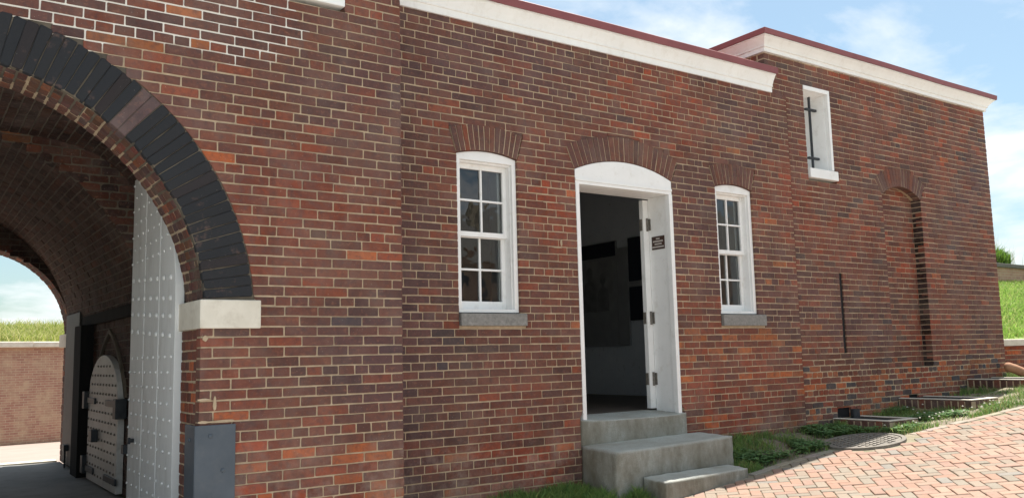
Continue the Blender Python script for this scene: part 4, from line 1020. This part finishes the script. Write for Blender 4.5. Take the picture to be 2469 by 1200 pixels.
# ------------------------------------------------------------------ beyond: right bank
rw = empty('retaining_wall', (15.5, 6.7, -0.6), 'low brick retaining wall with a pale stone cap past the building corner', 'wall')
brR, moR = Bricks(), MB()
lay(brR, moR, front(6.60), 13.53, 19, 0.0, 1, 12, {4, 10}, lambda v: [], lambda u, v: tone({'orange': 2, 'red': 2, 'brown': 3, 'purple': 1}), L=0.229, wall_d=0.2)
brR.finish(rw, 'brick', 'wall_bricks', 'brick', 60); moR.build('wall', 'mortar', rw)
xx = 13.45
while xx < 19:
    l = rnd(0.7, 1.0); bx('cap_stone', 'limestone', rw, xx, xx+l-0.008, 6.52, 6.95, -0.035+rnd(-.006, .006), 0.062+rnd(-.006, .006), 0.012); xx += l
def bank_z(x, y): return 0.03+max(0, (y-6.9))*0.365+0.02*math.sin(x*1.7+y)
bk = sheet(bank_z, fr(13.4, 48, 60), fr(6.85, 11.1, 16)).build('bank', 'turf', smooth=True); tag(bk, kind='structure')
uwl = empty('upper_wall', (30, 11.2, 1.5), 'weathered brick parapet wall above the grass bank', 'wall')
b = MB(); b.add([(13.4, 11.0, 1.3), (60, 11.0, 1.3), (60, 11.0, 1.93), (13.4, 11.0, 1.93)], [(0, 1, 2, 3)]); b.uv = [(0, 0), (46.6, 0), (46.6, 0.63), (0, 0.63)]; b.build('wall', 'far_brick', uwl)
bx('cap', 'cap_dark', uwl, 13.4, 60, 10.94, 11.5, 1.93, 2.03, 0.01)
tb = sheet(lambda x, y: 2.0+0.03*math.sin(x), fr(13.4, 60, 20), fr(11.5, 30, 6)).build('terrace', 'turf'); tag(tb, kind='structure')
# ------------------------------------------------------------------ beyond: through the gate
ct = sheet(lambda x, y: -1.235-0.0575*(y-12.6), fr(-45, 55, 20), fr(12.6, 60, 24)).build('courtyard', 'court_stone'); tag(ct, kind='structure')
bx('threshold_stone', 'limestone', pfo, -1.7, 1.72, 12.605, 12.80, -1.30, FL+0.012, 0.006)
fw = empty('outer_wall', (2, 17, -1.25), 'sunlit brick rampart wall seen through the gate passage', 'wall')
dv = Vector((0.95, 0.31, 0)).normalized(); o_ = Vector((2.41, 28.0, 0)); nv = Vector((dv.y, -dv.x, 0))
def fpt(s, t, z): q = o_+dv*s-nv*t; return (q.x, q.y, z)
b = MB(); b.add([fpt(-40, 0, -2.9), fpt(40, 0, -2.9), fpt(40, 0.12, 0.56), fpt(-40, 0.12, 0.56)], [(0, 1, 2, 3)]); b.uv = [(0, 0), (80, 0), (80, 3.46), (0, 3.46)]; b.build('wall', 'far_brick', fw)
s = -38.0
while s < 38:
    l = rnd(1.3, 1.9)
    b = MB(); b.hexa([fpt(s, -0.06, 0.56), fpt(s+l-.01, -0.06, 0.56), fpt(s+l-.01, 0.7, 0.56), fpt(s, 0.7, 0.56), fpt(s, -0.06, 0.72+rnd(-.02, .02)), fpt(s+l-.01, -0.06, 0.72+rnd(-.02, .02)), fpt(s+l-.01, 0.7, 0.74), fpt(s, 0.7, 0.74)]); b.build('cap_stone', 'limestone', fw, bevel=0.012); s += l
fb = MB()
for i in range(40):
    for j in range(9):
        fb.v.append(fpt(-40+80*i/39, 0.6+j*1.6, 0.68+0.09*j*1.6+0.05*math.sin(i*1.3+j))); fb.c.append((.2, .2, .2))
for i in range(39):
    for j in range(8): fb.f.append((i*9+j, (i+1)*9+j, (i+1)*9+j+1, i*9+j+1))
tag(fb.build('rampart', 'turf', smooth=True), kind='structure')
# ------------------------------------------------------------------ grass
def blade(b, x, y, z, h, w, lean, tn):
    a = rnd(0, 2*PI); ca_, sa_ = math.cos(a), math.sin(a); l = lean*h; d = rnd(0, 2*PI)
    lx, ly = math.cos(d)*l, math.sin(d)*l
    b.add([(x-ca_*w, y-sa_*w, z), (x+ca_*w, y+sa_*w, z), (x+ca_*w*.7+lx*.35, y+sa_*w*.7+ly*.35, z+h*.6), (x-ca_*w*.7+lx*.35, y-sa_*w*.7+ly*.35, z+h*.6), (x+lx, y+ly, z+h*rnd(.85, 1.0))], [(0, 1, 2, 3), (3, 2, 4)], tn)
GR = [(0.19, 0.31, 0.08), (0.145, 0.27, 0.08), (0.225, 0.345, 0.09), (0.12, 0.225, 0.08), (0.28, 0.36, 0.12)]
def gtone(pal=GR):
    c = random.choice(pal); k = rnd(0.8, 1.2); return tuple(q*k for q in c)
def patchy(x, y): return math.sin(x*3.1+1.3*math.sin(y*4.2))*math.sin(y*5.3+x*1.1)+0.5*math.sin(x*9.1+y*6.7)
gl = MB(); cl = MB(); random.seed(21)
def blocked(x, y):
    if 5.22 < x < 6.88 and y > 5.93: return True
    if 5.5 < x < 6.74 and y > 5.60: return True
    if math.hypot(x-MC[0], y-MC[1]) < mr+0.02: return True
    for (a, b_, c) in ((9.02, 9.72, 5.62), (10.48, 11.17, 5.48), (12.18, 12.97, 5.53)):
        if a < x < b_ and y > c: return True
    return False
k = 0
while k < 30000:
    x = rnd(3.4, 14.5); e = interp(EDGE, x); y = rnd(e-0.015, YB-0.01)
    if blocked(x, y): continue
    k += 1
    p = patchy(x, y)
    if 7.6 < x < 8.5 and y < 6.12: p -= 1.2
    if 6.9 < x < 7.5 and y < 6.0: p -= 0.5
    if y-e < 0.06 and x < 8.5: p -= 0.5
    if p < -0.15 and random.random() < 0.88: continue
    z = lawn_z(x, y)
    hh = rnd(0.035, 0.085)*(1.0+0.5*max(p, 0))
    if y > YB-0.12: hh *= 1.25
    pal = GR if random.random() < 0.85 else [(0.30, 0.27, 0.12), (0.24, 0.22, 0.09)]
    blade(gl, x, y, z-0.006, hh, rnd(0.0028, 0.0055), rnd(0.2, 0.8), gtone(pal))
for (cx_, cy_, rr_, nb_) in ((4.95, 6.25, 0.30, 1500), (5.15, 6.0, 0.16, 700), (5.42, 5.86, 0.12, 500), (4.5, 6.2, 0.25, 500), (7.05, 6.2, 0.2, 500), (9.0, 6.25, 0.14, 500)):
    for k in range(nb_):
        a = rnd(0, 2*PI); r = rr_*math.sqrt(random.random()); x, y = cx_+r*math.cos(a), cy_+0.7*r*math.sin(a)
        if blocked(x, y) or y > YB-0.01: continue
        blade(gl, x, y, lawn_z(x, y)-0.01, rnd(0.07, 0.17)*(1.15-r/rr_*0.5), rnd(0.003, 0.006), rnd(0.2, 0.8), gtone())
k = 0
while k < 5200:
    x = rnd(6.8, 10.4); e = interp(EDGE, x); y = rnd(e+0.05, YB-0.02)
    if blocked(x, y): continue
    k += 1
    if patchy(x*0.8+2, y*0.8) < 0.1: continue
    z = lawn_z(x, y)+rnd(0.02, 0.075); r = rnd(0.010, 0.019); a = rnd(0, 2*PI); tn = gtone([(0.15, 0.27, 0.10), (0.17, 0.30, 0.13), (0.21, 0.33, 0.13)])
    for q in range(3):
        aa = a+q*2*PI/3; c_ = (x+math.cos(aa)*r, y+math.sin(aa)*r); tz = rnd(-.006, .006)
        cl.add([(c_[0]+math.cos(aa+w_)*r*.95, c_[1]+math.sin(aa+w_)*r*.95, z+(tz if i % 2 else -tz)) for i, w_ in enumerate((0, 1.3, 2.5, 3.8, 5.0))], [(0, 1, 2, 3, 4)], tn)
for k in range(46):
    x = rnd(8.7, 11.3); y = rnd(interp(EDGE, x)+0.05, YB-0.25)
    if not blocked(x, y): cl.dome((x, y, lawn_z(x, y)+0.085), (0, 0, 1), 0.012, 0.014, 6, (0.75, 0.74, 0.66))
tag(gl.build('lawn_grass', 'grass'), 'patchy green grass strip along the foot of the brick wall', 'grass', kind='stuff')
tag(cl.build('clover', 'grass'), 'low clover and small white blooms in the grass strip', 'clover', kind='stuff')
bg_ = MB()
k = 0
while k < 26000:
    y = 6.95+4.0*random.random()**0.8; x = y*rnd(1.93, 2.55)
    if x < 13.4: continue
    k += 1
    blade(bg_, x, y, bank_z(x, y)-0.01, rnd(0.06, 0.16), rnd(0.006, 0.014), rnd(0.2, 0.8), gtone([(0.25, 0.41, 0.075), (0.29, 0.44, 0.09), (0.20, 0.35, 0.065), (0.34, 0.45, 0.12), (0.42, 0.44, 0.17)]))
tag(bg_.build('bank_grass', 'grass'), 'bright sunlit grass on the bank past the building', 'grass', kind='stuff')
fg = MB()
for k in range(42000):
    s = rnd(-10, 12); t = 0.6+9*random.random()**1.2; q = fpt(s, t, 0)
    z = 0.68+0.09*(t-0.6)
    tall = patchy(q[0]*0.5, q[1]*0.4) > 0.1
    blade(fg, q[0], q[1], z-0.03, rnd(0.15, 0.42)*(1.25 if tall else 0.85), rnd(0.007, 0.014), rnd(0.25, 0.8), gtone([(0.28, 0.33, 0.07), (0.35, 0.37, 0.09), (0.43, 0.41, 0.15), (0.22, 0.28, 0.06), (0.52, 0.47, 0.23)]))
tag(fg.build('rampart_grass', 'grass'), 'tall yellow green grass on top of the rampart beyond the gate', 'grass', kind='stuff')
# weeds on the parapet at the right edge
wd = empty('tall_weeds', (23.6, 11.8, 2.0), 'clump of tall bright green weeds above the parapet wall', 'plant')
b = MB(); st_ = MB()
for k in range(2600):
    a = rnd(0, 2*PI); r = 0.62*math.sqrt(random.random()); x = 24.15+r*1.15*math.cos(a); y = 11.75+0.5*r*math.sin(a)
    blade(b, x, y, 2.0+rnd(0, 0.45)*(1-r), rnd(0.18, 0.38), rnd(0.008, 0.018), rnd(0.2, 0.7), gtone([(0.13, 0.25, 0.03), (0.17, 0.28, 0.04), (0.09, 0.18, 0.03)]))
for k in range(120):
    x = 24.3+rnd(-0.9, 0.9); y = 11.75+rnd(-.3, .3); h = rnd(0.5, 1.15)*(1-abs(x-24.2)*0.5)
    if h < 0.2: continue
    blade(st_, x, y, 2.05, h, 0.0045, rnd(0.05, 0.35), (0.34, 0.33, 0.22))
b.build('leaves', 'grass', wd); st_.build('dry_stalks', 'grass', wd)
# ------------------------------------------------------------------ across the parade ground (mirrored in the window panes)
def barracks(x0, x1, y0, ze, zr, label):
    r = empty('barracks', ((x0+x1)/2, y0, -1.9), label, 'building', 'barracks across the parade ground')
    b = MB(); b.add([(x0, y0, -2.2), (x1, y0, -2.2), (x1, y0, ze), (x0, y0, ze), (x0, y0-7, -2.2), (x1, y0-7, -2.2), (x1, y0-7, ze), (x0, y0-7, ze), (x0, y0-3.5, zr), (x1, y0-3.5, zr)], [(1, 0, 3, 2), (4, 5, 6, 7), (0, 4, 7, 8, 3), (5, 1, 2, 9, 6)])
    b.uv = [(x1, 0), (x0, 0), (x0, ze+2.2), (x1, ze+2.2), (0, 0), (7, 0), (7, ze), (0, ze), (3, zr), (3, zr)]; b.build('wall', 'far_brick', r)
    b = MB(); b.add([(x0-.3, y0+.4, ze-.1), (x1+.3, y0+.4, ze-.1), (x1+.3, y0-3.5, zr+.12), (x0-.3, y0-3.5, zr+.12), (x1+.3, y0-7.4, ze-.1), (x0-.3, y0-7.4, ze-.1)], [(1, 0, 3, 2), (2, 3, 5, 4)]); b.build('roof', 'cap_dark', r)
    for k in range(3):
        xc = x0+(x1-x0)*(k+0.5)/3; bx('chimney', 'far_brick', r, xc-.5, xc+.5, y0-4, y0-3, zr-.4, zr+1.1, 0)
    n = int((x1-x0)/3)
    for k in range(n):
        xc = x0+(k+0.5)*(x1-x0)/n
        for z in (-0.6, 2.2):
            if z+1.5 < ze: bx('window', 'panel_dark', r, xc-.45, xc+.45, y0-.05, y0+.03, z, z+1.5, 0)
barracks(6, 26, -20, 4.4, 6.9, 'long two storey brick barracks mirrored in the panes nearest the gate')
barracks(28, 52, -21, 5.6, 9.0, 'taller brick barracks mirrored in the panes beyond the doorway')
